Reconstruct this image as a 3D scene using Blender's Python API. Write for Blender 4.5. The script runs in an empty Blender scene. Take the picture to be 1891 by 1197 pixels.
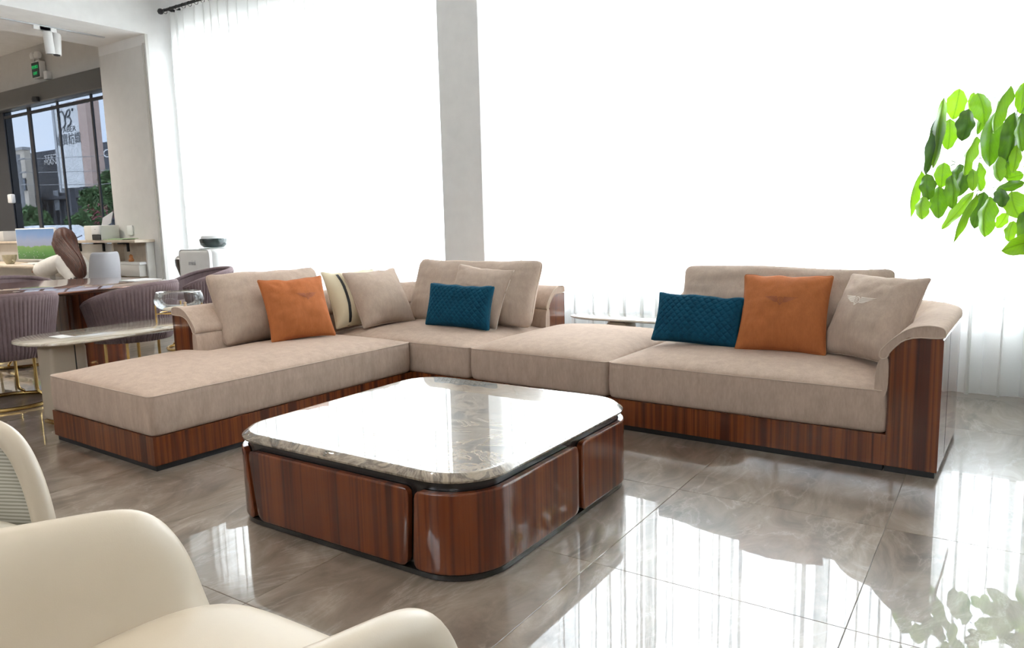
import bpy, bmesh, math, random
from mathutils import Vector, Matrix, noise
random.seed(7)
S = bpy.context.scene
COL = S.collection
PI = math.pi

# ------------------------------------------------------------------ camera
CAM_H = 1.16364
FPX = 1369.918
yaw, pitch, roll = -0.589547, -0.138328, -0.024267
cf = Vector((math.sin(yaw)*math.cos(pitch), math.cos(yaw)*math.cos(pitch), math.sin(pitch)))
cr = Vector((math.cos(yaw), -math.sin(yaw), 0)); cu = cr.cross(cf)
cr2 = cr*math.cos(roll) + cu*math.sin(roll); cu2 = -cr*math.sin(roll) + cu*math.cos(roll)
cam = bpy.data.cameras.new('camera'); cam_ob = bpy.data.objects.new('camera', cam); COL.objects.link(cam_ob)
cam.sensor_fit = 'HORIZONTAL'; cam.sensor_width = 36; cam.lens = FPX/1891*36; cam.clip_start = 0.02; cam.clip_end = 400
M = Matrix((cr2, cu2, -cf)).transposed().to_4x4(); M.translation = (0, 0, CAM_H)
cam_ob.matrix_world = M
S.camera = cam_ob

# ------------------------------------------------------------------ colour management / exposure
S.view_settings.view_transform = 'Standard'; S.view_settings.look = 'None'
S.view_settings.gamma = 1; S.view_settings.use_curve_mapping = False
S.view_settings.exposure = -0.02

# ------------------------------------------------------------------ world: bright overcast sky
SKY = 26.0
W = bpy.data.worlds.new('sky'); S.world = W; W.use_nodes = True
nt = W.node_tree; nt.nodes.clear()
_o = nt.nodes.new('ShaderNodeOutputWorld'); _b = nt.nodes.new('ShaderNodeBackground'); _b.inputs[1].default_value = SKY
_t = nt.nodes.new('ShaderNodeTexCoord'); _n = nt.nodes.new('ShaderNodeTexNoise'); _n.inputs['Scale'].default_value = 2.6; _n.inputs['Detail'].default_value = 5
_m = nt.nodes.new('ShaderNodeMapping'); _m.inputs['Scale'].default_value = (1, 1, 2.6)
_r = nt.nodes.new('ShaderNodeValToRGB'); _r.color_ramp.elements[0].position = .38; _r.color_ramp.elements[1].position = .66
_r.color_ramp.elements[0].color = (.80, .885, 1, 1); _r.color_ramp.elements[1].color = (1, .985, .97, 1)
nt.links.new(_t.outputs['Generated'], _m.inputs[0]); nt.links.new(_m.outputs[0], _n.inputs['Vector']); nt.links.new(_n.outputs['Fac'], _r.inputs[0])
nt.links.new(_r.outputs[0], _b.inputs[0]); nt.links.new(_b.outputs[0], _o.inputs[0])

# portals that guide sky light through the window openings
def portal(name, loc, sx, sy, rot):
    l = bpy.data.lights.new(name, 'AREA'); l.shape = 'RECTANGLE'; l.size = sx; l.size_y = sy; l.cycles.is_portal = True
    o = bpy.data.objects.new(name, l); o.location = loc; o.rotation_euler = rot; COL.objects.link(o)
portal('portal_window', (-6.2, 5.62, 1.95), 4.2, 3.0, (-PI/2, 0, 0))
portal('portal_window', (-.35, 5.62, 1.95), 6.9, 3.0, (-PI/2, 0, 0))
portal('portal_window', (-11.4, 5.62, 1.5), 3.3, 3.0, (-PI/2, 0, 0))
portal('portal_window', (-2.0, -5.62, 3.35), 11.0, .5, (PI/2, 0, 0))  # guides sky through the added rear window band
# sun from behind the building: lights the street and the houses opposite, the roof keeps it out of the room
_s = bpy.data.lights.new('sun', 'SUN'); _s.energy = 24; _s.angle = .02; _s.color = (1, .95, .88)
_so = bpy.data.objects.new('sun', _s); _so.rotation_euler = (math.radians(28), 0, math.radians(-20)); COL.objects.link(_so)

# ------------------------------------------------------------------ helpers
def tag(o, label=None, cat=None, group=None, kind=None):
    if label: o['label'] = label
    if cat: o['category'] = cat
    if group: o['group'] = group
    if kind: o['kind'] = kind
    return o
def struct(o): o['kind'] = 'structure'; return o
def empty(name, loc=(0, 0, 0), rz=0, label=None, cat=None, group=None):
    o = bpy.data.objects.new(name, None); o.location = loc; o.rotation_euler = (0, 0, rz); o.empty_display_size = .1
    COL.objects.link(o); return tag(o, label, cat, group)
def mesh(name, vs, fs, mat=None, parent=None, uv=None, smooth=True, sharp=35, loc=None, rz=None):
    me = bpy.data.meshes.new(name); me.from_pydata([tuple(v) for v in vs], [], fs)
    if uv:
        l = me.uv_layers.new(name='UV')
        for lp in me.loops: l.data[lp.index].uv = uv[lp.vertex_index]
    return link(name, me, mat, parent, smooth, sharp, loc, rz)
def link(name, me, mat=None, parent=None, smooth=True, sharp=35, loc=None, rz=None):
    me.validate()
    if smooth:
        me.polygons.foreach_set('use_smooth', [True]*len(me.polygons))
        if sharp: me.set_sharp_from_angle(angle=math.radians(sharp))
    o = bpy.data.objects.new(name, me); COL.objects.link(o)
    if mat: me.materials.append(mat)
    if parent: o.parent = parent
    if loc: o.location = loc
    if rz: o.rotation_euler = (0, 0, rz)
    return o
def join(parts):
    vs, fs = [], []
    for v, f in parts:
        n = len(vs); vs += list(v); fs += [tuple(i+n for i in q) for q in f]
    return vs, fs
def box(x0, x1, y0, y1, z0, z1):
    v = [(x, y, z) for z in (z0, z1) for y in (y0, y1) for x in (x0, x1)]
    return v, [(0, 2, 3, 1), (4, 5, 7, 6), (0, 1, 5, 4), (2, 6, 7, 3), (0, 4, 6, 2), (1, 3, 7, 5)]
def rbox(x0, x1, y0, y1, z0, z1, r=.01, seg=2):
    bm = bmesh.new(); v, f = box(x0, x1, y0, y1, z0, z1)
    bv = [bm.verts.new(p) for p in v]
    for q in f: bm.faces.new([bv[i] for i in q])
    bmesh.ops.bevel(bm, geom=bm.edges[:], offset=r, segments=seg, affect='EDGES', profile=.5)
    bm.verts.index_update()
    v = [tuple(p.co) for p in bm.verts]; f = [tuple(p.index for p in q.verts) for q in bm.faces]; bm.free(); return v, f
def tube(path, r, n=8, closed=False, cap=True):
    path = [Vector(p) for p in path]; m = len(path); vs, fs = [], []
    R = r if isinstance(r, (list, tuple)) else [r]*m
    up = None
    for i, p in enumerate(path):
        a = path[(i-1) % m] if (i or closed) else p; b = path[(i+1) % m] if (i < m-1 or closed) else p
        t = (b-a).normalized()
        if up is None: up = Vector((0, 0, 1)) if abs(t.z) < .9 else Vector((1, 0, 0))
        s = t.cross(up).normalized(); up = s.cross(t).normalized()
        for k in range(n):
            c = 2*PI*k/n; vs.append(p + (s*math.cos(c) + up*math.sin(c))*R[i])
    for i in range(m if closed else m-1):
        for k in range(n):
            j = (i+1) % m; fs.append((i*n+k, i*n+(k+1) % n, j*n+(k+1) % n, j*n+k))
    if cap and not closed: fs += [tuple(range(n-1, -1, -1)), tuple((m-1)*n+k for k in range(n))]
    return vs, fs
def lathe(prof, n=24, c=(0, 0, 0)):
    vs, fs = [], []
    for r, z in prof:
        for k in range(n): a = 2*PI*k/n; vs.append((c[0]+r*math.cos(a), c[1]+r*math.sin(a), c[2]+z))
    for i in range(len(prof)-1):
        for k in range(n): fs.append((i*n+k, i*n+(k+1) % n, (i+1)*n+(k+1) % n, (i+1)*n+k))
    if prof[0][0] > 1e-4: fs.append(tuple(range(n-1, -1, -1)))
    if prof[-1][0] > 1e-4: fs.append(tuple((len(prof)-1)*n+k for k in range(n)))
    return vs, fs
def loft(rings, closed=True, cap=True):
    n = len(rings[0]); vs = [p for r in rings for p in r]; fs = []
    for i in range(len(rings)-1):
        for k in range(n if closed else n-1): fs.append((i*n+k, i*n+(k+1) % n, (i+1)*n+(k+1) % n, (i+1)*n+k))
    if cap and closed: fs += [tuple(range(n-1, -1, -1)), tuple((len(rings)-1)*n+k for k in range(n))]
    return vs, fs
def rrect(cx, cy, w, d, r, n=8):
    """rounded rectangle, counter-clockwise, starting at bottom-left straight start"""
    out = []
    for (sx, sy, a0) in ((1, -1, -PI/2), (1, 1, 0), (-1, 1, PI/2), (-1, -1, PI)):
        for k in range(n+1):
            a = a0 + PI/2*k/n; out.append((cx+sx*(w/2-r)+r*math.cos(a), cy+sy*(d/2-r)+r*math.sin(a)))
    return out
def sweep(path, sec, inward=1):
    """section (d, z) swept along an outer plan path; d runs inward. Caps get their own vertices. Returns vs, fs, uv"""
    vs, fs, uv = [], [], []; m = len(path); k = len(sec); s = 0
    P = [Vector(p).to_2d() for p in path]; fr = []
    for i in range(m):
        a = P[max(i-1, 0)]; b = P[min(i+1, m-1)]; t = (b-a).normalized(); n = Vector((-t.y, t.x))*inward
        if i: s += (P[i]-P[i-1]).length
        fr.append(n)
        for d, z in sec: vs.append((P[i].x+n.x*d, P[i].y+n.y*d, z)); uv.append((s, z))
    for i in range(m-1):
        for j in range(k):
            q = (i*k+j, (i+1)*k+j, (i+1)*k+(j+1) % k, i*k+(j+1) % k); fs.append(q if inward > 0 else q[::-1])
    for i in (0, m-1):
        b = len(vs)
        for d, z in sec: vs.append((P[i].x+fr[i].x*d, P[i].y+fr[i].y*d, z)); uv.append((3+i+d, z))
        q = tuple(range(b, b+k)); fs.append(q if (i == 0) == (inward > 0) else q[::-1])
    return vs, fs, uv
def smooth_closed(pts, it=2):
    for _ in range(it):
        out = []
        for i in range(len(pts)):
            a, b = pts[i], pts[(i+1) % len(pts)]
            out += [tuple(.75*x+.25*y for x, y in zip(a, b)), tuple(.25*x+.75*y for x, y in zip(a, b))]
        pts = out
    return pts
def ray_point(px, py, Y):
    d = cf*FPX + cr2*(px-945.5) - cu2*(py-598.5); return Vector((0, 0, CAM_H)) + d*(Y/d.y)
def copy_tree(o, parent=None):
    c = o.copy(); COL.objects.link(c); c.parent = parent
    for ch in list(o.children): copy_tree(ch, c)
    return c

# ------------------------------------------------------------------ materials
MATS = {}
def newmat(name):
    m = bpy.data.materials.new(name); m.use_nodes = True; nt = m.node_tree
    b = nt.nodes['Principled BSDF']; MATS[name] = m; return m, nt, b
def nd(nt, t, **kw):
    n = nt.nodes.new('ShaderNode'+t)
    for k, v in kw.items():
        if k in n.inputs: n.inputs[k].default_value = v
        else: setattr(n, k, v)
    return n
def ramp(nt, stops):
    n = nt.nodes.new('ShaderNodeValToRGB'); e = n.color_ramp.elements
    while len(e) < len(stops): e.new(.5)
    for q, (p, c) in zip(e, stops): q.position = p; q.color = (*c, 1)
    return n
def plain(name, col, rough=.5, metal=0, coat=0, spec=.5, emit=0, sheen=0, var=0, vscale=8, bump=0, bscale=60, cr=.03):
    m, nt, b = newmat(name); L = nt.links.new
    b.inputs['Base Color'].default_value = (*col, 1); b.inputs['Roughness'].default_value = rough; b.inputs['Metallic'].default_value = metal
    b.inputs['Coat Weight'].default_value = coat; b.inputs['Coat Roughness'].default_value = cr; b.inputs['Specular IOR Level'].default_value = spec
    if sheen: b.inputs['Sheen Weight'].default_value = sheen; b.inputs['Sheen Roughness'].default_value = .4
    if emit: b.inputs['Emission Color'].default_value = (*col, 1); b.inputs['Emission Strength'].default_value = emit
    tc = nd(nt, 'TexCoord')
    n = nd(nt, 'TexNoise', Scale=vscale, Detail=4.); L(tc.outputs['Object'], n.inputs['Vector'])
    v = max(var, .03); r = ramp(nt, [(.3, tuple(c*(1-v) for c in col)), (.7, tuple(min(1, c*(1+v)) for c in col))])
    L(n.outputs['Fac'], r.inputs[0]); L(r.outputs[0], b.inputs['Base Color'])
    if bump:
        n2 = nd(nt, 'TexNoise', Scale=bscale, Detail=3.); L(tc.outputs['Object'], n2.inputs['Vector'])
        bp = nd(nt, 'Bump', Strength=bump, Distance=.002); L(n2.outputs['Fac'], bp.inputs['Height']); L(bp.outputs[0], b.inputs['Normal'])
    return m
def velvet(name, col, var=.18, sheen=.25, stretch=(1, 1, .25)):
    m, nt, b = newmat(name); L = nt.links.new; tc = nd(nt, 'TexCoord')
    mp = nd(nt, 'Mapping', Scale=stretch); L(tc.outputs['Object'], mp.inputs[0])
    a = nd(nt, 'TexNoise', Scale=24., Detail=6., Roughness=.65); L(mp.outputs[0], a.inputs['Vector'])
    f = nd(nt, 'TexNoise', Scale=140., Detail=3.); L(mp.outputs[0], f.inputs['Vector'])
    mx = nd(nt, 'Math', operation='MULTIPLY_ADD'); mx.inputs[1].default_value = .35; L(f.outputs['Fac'], mx.inputs[0]); 
    m2 = nd(nt, 'Math', operation='MULTIPLY'); m2.inputs[1].default_value = .65; L(a.outputs['Fac'], m2.inputs[0]); L(m2.outputs[0], mx.inputs[2])
    r = ramp(nt, [(.36, tuple(c*(1-var) for c in col)), (.64, tuple(c*(1+var*.7) for c in col))]); L(mx.outputs[0], r.inputs[0]); L(r.outputs[0], b.inputs['Base Color'])
    b.inputs['Roughness'].default_value = .9; b.inputs['Specular IOR Level'].default_value = .15
    b.inputs['Sheen Weight'].default_value = sheen; b.inputs['Sheen Roughness'].default_value = .35; b.inputs['Sheen Tint'].default_value = (*[min(1, c*1.6+.1) for c in col], 1)
    bp = nd(nt, 'Bump', Strength=.25, Distance=.0015); L(f.outputs['Fac'], bp.inputs['Height']); L(bp.outputs[0], b.inputs['Normal'])
    return m
def veneer(name, c_dark, c_light, freq=14., seed=0., coat=1.):
    m, nt, b = newmat(name); L = nt.links.new
    uv = nd(nt, 'UVMap'); sp = nd(nt, 'SeparateXYZ'); L(uv.outputs[0], sp.inputs[0])
    oi = nd(nt, 'ObjectInfo'); ml = nd(nt, 'Math', operation='MULTIPLY_ADD'); ml.inputs[1].default_value = 13.7; ml.inputs[2].default_value = seed; L(oi.outputs['Random'], ml.inputs[0])
    ad = nd(nt, 'Math', operation='ADD'); L(sp.outputs[0], ad.inputs[0]); L(ml.outputs[0], ad.inputs[1])
    zz = nd(nt, 'Math', operation='MULTIPLY'); zz.inputs[1].default_value = .012; L(sp.outputs[1], zz.inputs[0])
    cb = nd(nt, 'CombineXYZ'); L(ad.outputs[0], cb.inputs[0]); L(zz.outputs[0], cb.inputs[1])
    n1 = nd(nt, 'TexNoise', Scale=freq, Detail=.6, Roughness=.5); L(cb.outputs[0], n1.inputs['Vector'])
    n2 = nd(nt, 'TexNoise', Scale=freq*9, Detail=1., Roughness=.6); L(cb.outputs[0], n2.inputs['Vector'])
    lp = lambda k: tuple(a*(1-k)+b_*k for a, b_ in zip(c_dark, c_light))
    r = ramp(nt, [(.0, lp(.25)), (.38, lp(.1)), (.43, lp(.75)), (.475, lp(1.0)), (.52, lp(.35)), (.545, lp(.85)), (.60, lp(1.1)), (.66, lp(.5))]); r.color_ramp.interpolation = 'EASE'
    for q in (2, 4, 5): r.color_ramp.elements[q].position += 0
    L(n1.outputs['Fac'], r.inputs[0])
    f2 = ramp(nt, [(.34, (.62, .58, .56)), (.45, (.95, .95, .95)), (.6, (1.06, 1.06, 1.06))]); L(n2.outputs['Fac'], f2.inputs[0])
    mu = nd(nt, 'Mix', data_type='RGBA', blend_type='MULTIPLY'); mu.inputs[0].default_value = 1.; L(r.outputs[0], mu.inputs[6]); L(f2.outputs[0], mu.inputs[7]); L(mu.outputs[2], b.inputs['Base Color'])
    b.inputs['Roughness'].default_value = .45; b.inputs['Specular IOR Level'].default_value = .15; b.inputs['Coat Weight'].default_value = coat; b.inputs['Coat Roughness'].default_value = .04
    return m
def stone(name, stops, scale=2.2, dist=2.5, rough=.25, coat=1., stretch=(1, 1, 1), detail=7., obj_random=False, bump=0., lacun=2.2, warp=.7):
    m, nt, b = newmat(name); L = nt.links.new; tc = nd(nt, 'TexCoord')
    mp = nd(nt, 'Mapping', Scale=stretch); L(tc.outputs['Object'], mp.inputs[0]); src = mp.outputs[0]
    if obj_random:
        oi = nd(nt, 'ObjectInfo'); sc = nd(nt, 'VectorMath', operation='SCALE'); cb = nd(nt, 'CombineXYZ')
        L(oi.outputs['Random'], cb.inputs[0]); m7 = nd(nt, 'Math', operation='MULTIPLY'); m7.inputs[1].default_value = 3.3; L(oi.outputs['Random'], m7.inputs[0]); L(m7.outputs[0], cb.inputs[1])
        L(cb.outputs[0], sc.inputs[0]); sc.inputs['Scale'].default_value = 37.; av = nd(nt, 'VectorMath', operation='ADD'); L(src, av.inputs[0]); L(sc.outputs[0], av.inputs[1]); src = av.outputs[0]
    w = nd(nt, 'TexNoise', Scale=scale*.6, Detail=3.); L(src, w.inputs['Vector'])
    mx = nd(nt, 'VectorMath', operation='SCALE'); L(w.outputs['Color'], mx.inputs[0]); mx.inputs['Scale'].default_value = warp
    ad = nd(nt, 'VectorMath', operation='ADD'); L(src, ad.inputs[0]); L(mx.outputs[0], ad.inputs[1])
    n = nd(nt, 'TexNoise', Scale=scale, Detail=detail, Roughness=.6, Distortion=dist, Lacunarity=lacun); L(ad.outputs[0], n.inputs['Vector'])
    r = ramp(nt, stops); L(n.outputs['Fac'], r.inputs[0]); L(r.outputs[0], b.inputs['Base Color'])
    b.inputs['Roughness'].default_value = rough; b.inputs['Coat Weight'].default_value = coat; b.inputs['Coat Roughness'].default_value = .006
    m['ramp'] = r.name
    return m, nt, b, src, r

WALL = plain('wall_paint', (.80, .79, .775), .6, bump=.05, bscale=200)
CEIL = plain('ceiling_paint', (.82, .82, .81), .7)
SHOWROOM = plain('showroom_paint', (.54, .51, .48), .6)
GREYPAINT = plain('office_wall_paint', (.66, .645, .62), .6)
BLACK = plain('black_lacquer', (.012, .011, .011), .25, coat=.4)
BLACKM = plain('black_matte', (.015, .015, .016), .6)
BRASS = plain('brushed_brass', (.72, .50, .20), .25, metal=1)
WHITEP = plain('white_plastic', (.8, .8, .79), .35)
GREYP = plain('grey_plastic', (.42, .42, .44), .4)
WOOD = veneer('walnut_veneer', (.046, .0080, .0030), (.150, .0345, .0080), 8.5)
WOODS = veneer('rosewood_veneer_sofa', (.046, .0095, .0040), (.165, .0430, .0105), 11., 4.)
FABRIC = velvet('taupe_velvet', (.43, .325, .26), .13)
FABRIC2 = velvet('light_taupe_velvet', (.45, .35, .283), .10)
PIPE = plain('taupe_piping', (.49, .385, .31), .8)
ORANGE = velvet('rust_orange_suede', (.40, .13, .046), .10, .12)
ORANGED = plain('rust_emboss', (.29, .082, .03), .75)
TEAL = velvet('teal_velvet', (.006, .062, .108), .2, .15)
CREAM = plain('cream_leather', (.51, .44, .345), .38, spec=.45, var=.03, bump=.06, bscale=350)
PALELEATHER = plain('pale_cream_cushion', (.66, .57, .40), .5, spec=.4, bump=.1, bscale=300)
BEIGELEATHER = plain('beige_leather', (.45, .37, .28), .5, bump=.05, bscale=300)
MAUVE = velvet('mauve_velvet', (.185, .135, .14), .15, .35)
TILE, _nt, _b, _src, _r = stone('grey_marble_tile', [(.28, (.095, .073, .056)), (.42, (.165, .131, .102)), (.52, (.215, .174, .138)), (.60, (.26, .215, .174)), (.74, (.38, .325, .27))], 2.1, 1.8, .3, 1., (1.6, .62, 1), obj_random=True)
L = _nt.links.new
# thin pale veins and a slow waviness of the polished surface
_w = nd(_nt, 'TexNoise', Scale=1.5, Detail=6., Roughness=.62, Distortion=1.3); L(_src, _w.inputs['Vector'])
_a = nd(_nt, 'Math', operation='SUBTRACT'); _a.inputs[1].default_value = .5; L(_w.outputs['Fac'], _a.inputs[0])
_a2 = nd(_nt, 'Math', operation='ABSOLUTE'); L(_a.outputs[0], _a2.inputs[0])
_vr = ramp(_nt, [(0, (.7, .7, .7)), (.004, (.3, .3, .3)), (.03, (0, 0, 0))]); L(_a2.outputs[0], _vr.inputs[0])
_w2 = nd(_nt, 'TexNoise', Scale=5., Detail=2.); L(_src, _w2.inputs['Vector'])
_mm = nd(_nt, 'Math', operation='MULTIPLY'); L(_vr.outputs[0], _mm.inputs[0]); L(_w2.outputs['Fac'], _mm.inputs[1])
_mix = nd(_nt, 'Mix', data_type='RGBA'); L(_mm.outputs[0], _mix.inputs[0]); L(_r.outputs[0], _mix.inputs[6]); _mix.inputs[7].default_value = (.52, .47, .41, 1); L(_mix.outputs[2], _b.inputs['Base Color'])
_bn = nd(_nt, 'TexNoise', Scale=7., Detail=1.); L(_src, _bn.inputs['Vector'])
_bp = nd(_nt, 'Bump', Strength=.18, Distance=.0006); L(_bn.outputs['Fac'], _bp.inputs['Height']); L(_bp.outputs[0], _b.inputs['Coat Normal'])
_b.inputs['Coat IOR'].default_value = 1.55
MARBLE, _nt, _b, _src, _r = stone('brown_swirl_marble', [(.28, (.02, .02, .019)), (.37, (.055, .048, .04)), (.43, (.20, .155, .108)), (.49, (.32, .26, .19)), (.54, (.10, .08, .06)), (.58, (.27, .215, .155)), (.65, (.07, .058, .046)), (.74, (.36, .30, .23))], 1.7, 3.0, .25, 1., (1.0, 1.7, 1), warp=.9)
_b.inputs['Coat IOR'].default_value = 1.6
WMARBLE, *_ = stone('white_vein_marble', [(.30, (.26, .20, .14)), (.40, (.50, .44, .35)), (.50, (.64, .58, .48)), (.62, (.66, .61, .51)), (.75, (.48, .40, .31))], 1.6, 2.2, .25, 1., (2.2, .7, 1))
PALEWOOD = plain('pale_wood', (.56, .47, .37), .5, var=.1, vscale=12)
def glassmat(name, tint, gloss=.08, rough=.0):
    m = bpy.data.materials.new(name); m.use_nodes = True; nt = m.node_tree; nt.nodes.clear(); L = nt.links.new
    o = nd(nt, 'OutputMaterial'); t = nd(nt, 'BsdfTransparent', Color=(*tint, 1)); g = nd(nt, 'BsdfGlossy', Roughness=rough)
    fr = nd(nt, 'Fresnel', IOR=1.5); mx = nd(nt, 'MixShader'); sc = nd(nt, 'Math', operation='MULTIPLY'); sc.inputs[1].default_value = gloss/.08
    L(fr.outputs[0], sc.inputs[0]); L(sc.outputs[0], mx.inputs[0]); L(t.outputs[0], mx.inputs[1]); L(g.outputs[0], mx.inputs[2]); L(mx.outputs[0], o.inputs[0]); return m
GLASS = glassmat('clear_glass', (.93, .95, .95), .05)
TINTED = glassmat('tinted_glass', (.175, .188, .205), .01)
BOWLGLASS = glassmat('bowl_glass', (.95, .97, .97), .06)
def sheer(name, col=(.86, .86, .85), trans=.22):
    m = bpy.data.materials.new(name); m.use_nodes = True; nt = m.node_tree; nt.nodes.clear(); L = nt.links.new
    o = nd(nt, 'OutputMaterial'); t = nd(nt, 'BsdfTransparent', Color=(1, 1, 1, 1)); a = nd(nt, 'BsdfTranslucent', Color=(*col, 1)); d = nd(nt, 'BsdfDiffuse', Color=(*col, 1))
    m1 = nd(nt, 'MixShader', Fac=.42); L(a.outputs[0], m1.inputs[1]); L(d.outputs[0], m1.inputs[2])
    tc = nd(nt, 'TexCoord'); n = nd(nt, 'TexNoise', Scale=900., Detail=0.); L(tc.outputs['Object'], n.inputs['Vector'])
    mr = nd(nt, 'MapRange'); mr.inputs['To Min'].default_value = trans-.06; mr.inputs['To Max'].default_value = trans+.06; L(n.outputs['Fac'], mr.inputs[0])
    mx = nd(nt, 'MixShader'); L(mr.outputs[0], mx.inputs[0]); L(m1.outputs[0], mx.inputs[1]); L(t.outputs[0], mx.inputs[2]); L(mx.outputs[0], o.inputs[0]); return m
SHEER = sheer('white_sheer')

# ================================================================== STRUCTURE
XL, YW, ZC = -8.5, 5.5, 4.1           # left wall face, window wall face, ceiling
YO, ZO, XR = 5.172, 3.42, -9.53       # opening jamb, opening head, far side of the thick partition
XE, YB = 5.0, -5.5                    # right wall, rear wall
# floor of polished tiles (grout bed + one object per tile)
grout = plain('grout', (.26, .23, .20), .8)
floor = struct(mesh('floor', *box(-16, XE, YB, YW, -.06, -.004), grout, smooth=False))
T = .8
bm_v, bm_f = [], []
hw, bev = T/2-.0008, .0012
tv = [(-hw, -hw, -.02), (hw, -hw, -.02), (hw, hw, -.02), (-hw, hw, -.02), (-hw, -hw, -bev), (hw, -hw, -bev), (hw, hw, -bev), (-hw, hw, -bev),
      (-hw+bev, -hw+bev, 0), (hw-bev, -hw+bev, 0), (hw-bev, hw-bev, 0), (-hw+bev, hw-bev, 0)]
tf = [(0, 1, 5, 4), (1, 2, 6, 5), (2, 3, 7, 6), (3, 0, 4, 7), (4, 5, 9, 8), (5, 6, 10, 9), (6, 7, 11, 10), (7, 4, 8, 11), (8, 9, 10, 11)]
tile_me = bpy.data.meshes.new('floor_tile'); tile_me.from_pydata(tv, [], tf); tile_me.materials.append(TILE)
X0T, Y0T = -.3205, 2.136
for i in range(-20, 8):
    for j in range(-8, 5):
        x, y = X0T+T*(i+.5), Y0T+T*(j+.5)
        if x < -15.6 or x > XE-.3 or y > YW-.05 or y < YB+.3: continue
        if y < -.4 and (i % 1 or j < -4): continue
        o = bpy.data.objects.new('floor_tile', tile_me); o.location = (x, y, 0); o.parent = floor; COL.objects.link(o)
        o.rotation_euler = (0, 0, PI*((i*7+j*3) % 2))
# window wall: dado, head, piers (one wall with two openings)
WL0, WL1, WR0, WR1, ZS, ZH = -8.3, -4.15, -3.75, 3.1, .5, 3.42
wv = join([box(XL-.0, XE, YW, YW+.2, -.06, ZS), box(XL, XE, YW, YW+.2, ZH, ZC), box(XL-.2, WL0, YW, YW+.2, ZS, ZH), box(WL1, WR0, YW, YW+.2, ZS, ZH), box(WR1, XE, YW, YW+.2, ZS, ZH)])
struct(mesh('wall_back', *wv, WALL, smooth=False))
struct(mesh('pillar', *rbox(-4.118, -3.69, 5.12, YW, 0, ZC, .004, 1), WALL))
ALU = plain('grey_aluminium', (.5, .51, .52), .4, metal=.6)
def window(idx, x0, x1, nm):
    w = struct(empty('window_%d' % idx, (0, YW+.1, 0)))
    fr = [box(x0, x1, -.04, .04, ZS, ZS+.06), box(x0, x1, -.04, .04, ZH-.06, ZH), box(x0, x0+.06, -.04, .04, ZS, ZH), box(x1-.06, x1, -.04, .04, ZS, ZH)]
    mesh('window_frame', *join(fr), ALU, w, smooth=False)
    for k in range(1, nm): xx = x0+(x1-x0)*k/nm; mesh('mullion', *box(xx-.035, xx+.035, -.045, .045, ZS+.06, ZH-.06), ALU, w, smooth=False)
    for k in range(nm):
        a = x0+(x1-x0)*k/nm+.036; b = x0+(x1-x0)*(k+1)/nm-.036
        mesh('pane', *box(a, b, -.004, .004, ZS+.06, ZH-.06), GLASS, w, smooth=False)
    mesh('window_sill', *box(x0, x1, -.1, -.04, ZS-.0, ZS+.02), WALL, w, smooth=False)
window(1, WL0, WL1, 3); window(2, WR0, WR1, 5)
# left partition: a thick pier and lintel with a wide opening to the office
lw = join([box(XR, XL, YO, YW+.2, -.06, ZC), box(XR, XL, YB, YO, ZO, ZC), box(XR, XL, YB-.2, -2.6, -.06, ZO)])
struct(mesh('wall_left', *lw, WALL, smooth=False))
tr = struct(mesh('trim_1', *join([box(XL-.055, XL-.03, YO-.012, YO, 0, ZO-.1), box(XL-.004, XL+.006, YO-.006, YO+.03, 0, ZO)]), plain('corner_bead', (.62, .6, .56), .5), smooth=False))
struct(mesh('trim_2', *box(XR+.02, XL-.06, YO-.012, YO, 0, ZO-.12), GREYPAINT, smooth=False))
struct(mesh('ceiling', *box(XL, XE, YB, YW+.2, ZC, ZC+.1), CEIL, smooth=False))
struct(mesh('wall_right', *box(XE, XE+.2, YB-.2, YW+.2, -.06, ZC+.1), SHOWROOM, smooth=False))
rw = join([box(XR, XE, YB-.2, YB, -.06, 3.1), box(XR, XE, YB-.2, YB, 3.6, ZC), box(XR, -7.5, YB-.2, YB, 3.1, 3.6), box(3.5, XE, YB-.2, YB, 3.1, 3.6)])
struct(mesh('wall_rear', *rw, SHOWROOM, smooth=False))
w3 = struct(empty('window_3', (0, YB-.1, 0)))     # unseen window band added behind the camera to let in fill light
mesh('window_frame', *join([box(-7.5, 3.5, -.04, .04, 3.1, 3.15), box(-7.5, 3.5, -.04, .04, 3.55, 3.6)]), ALU, w3, smooth=False)
for k in range(7): xx = -7.5+11*k/6; mesh('mullion', *box(xx-.03, xx+.03, -.04, .04, 3.15, 3.55), ALU, w3, smooth=False)
for k in range(6): mesh('pane', *box(-7.5+11*k/6+.031, -7.5+11*(k+1)/6-.031, -.004, .004, 3.15, 3.55), GLASS, w3, smooth=False)
struct(mesh('added_sun_canopy', *box(XR, XE, YB-.95, YB-.2, 3.65, 3.75), WALL, smooth=False))  # unseen canopy, added to keep the sun out of the rear windows
struct(mesh('roof', *box(-16.4, XE+.3, YB-.3, YW+.3, ZC+.1, ZC+.3), WALL, smooth=False))
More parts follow.
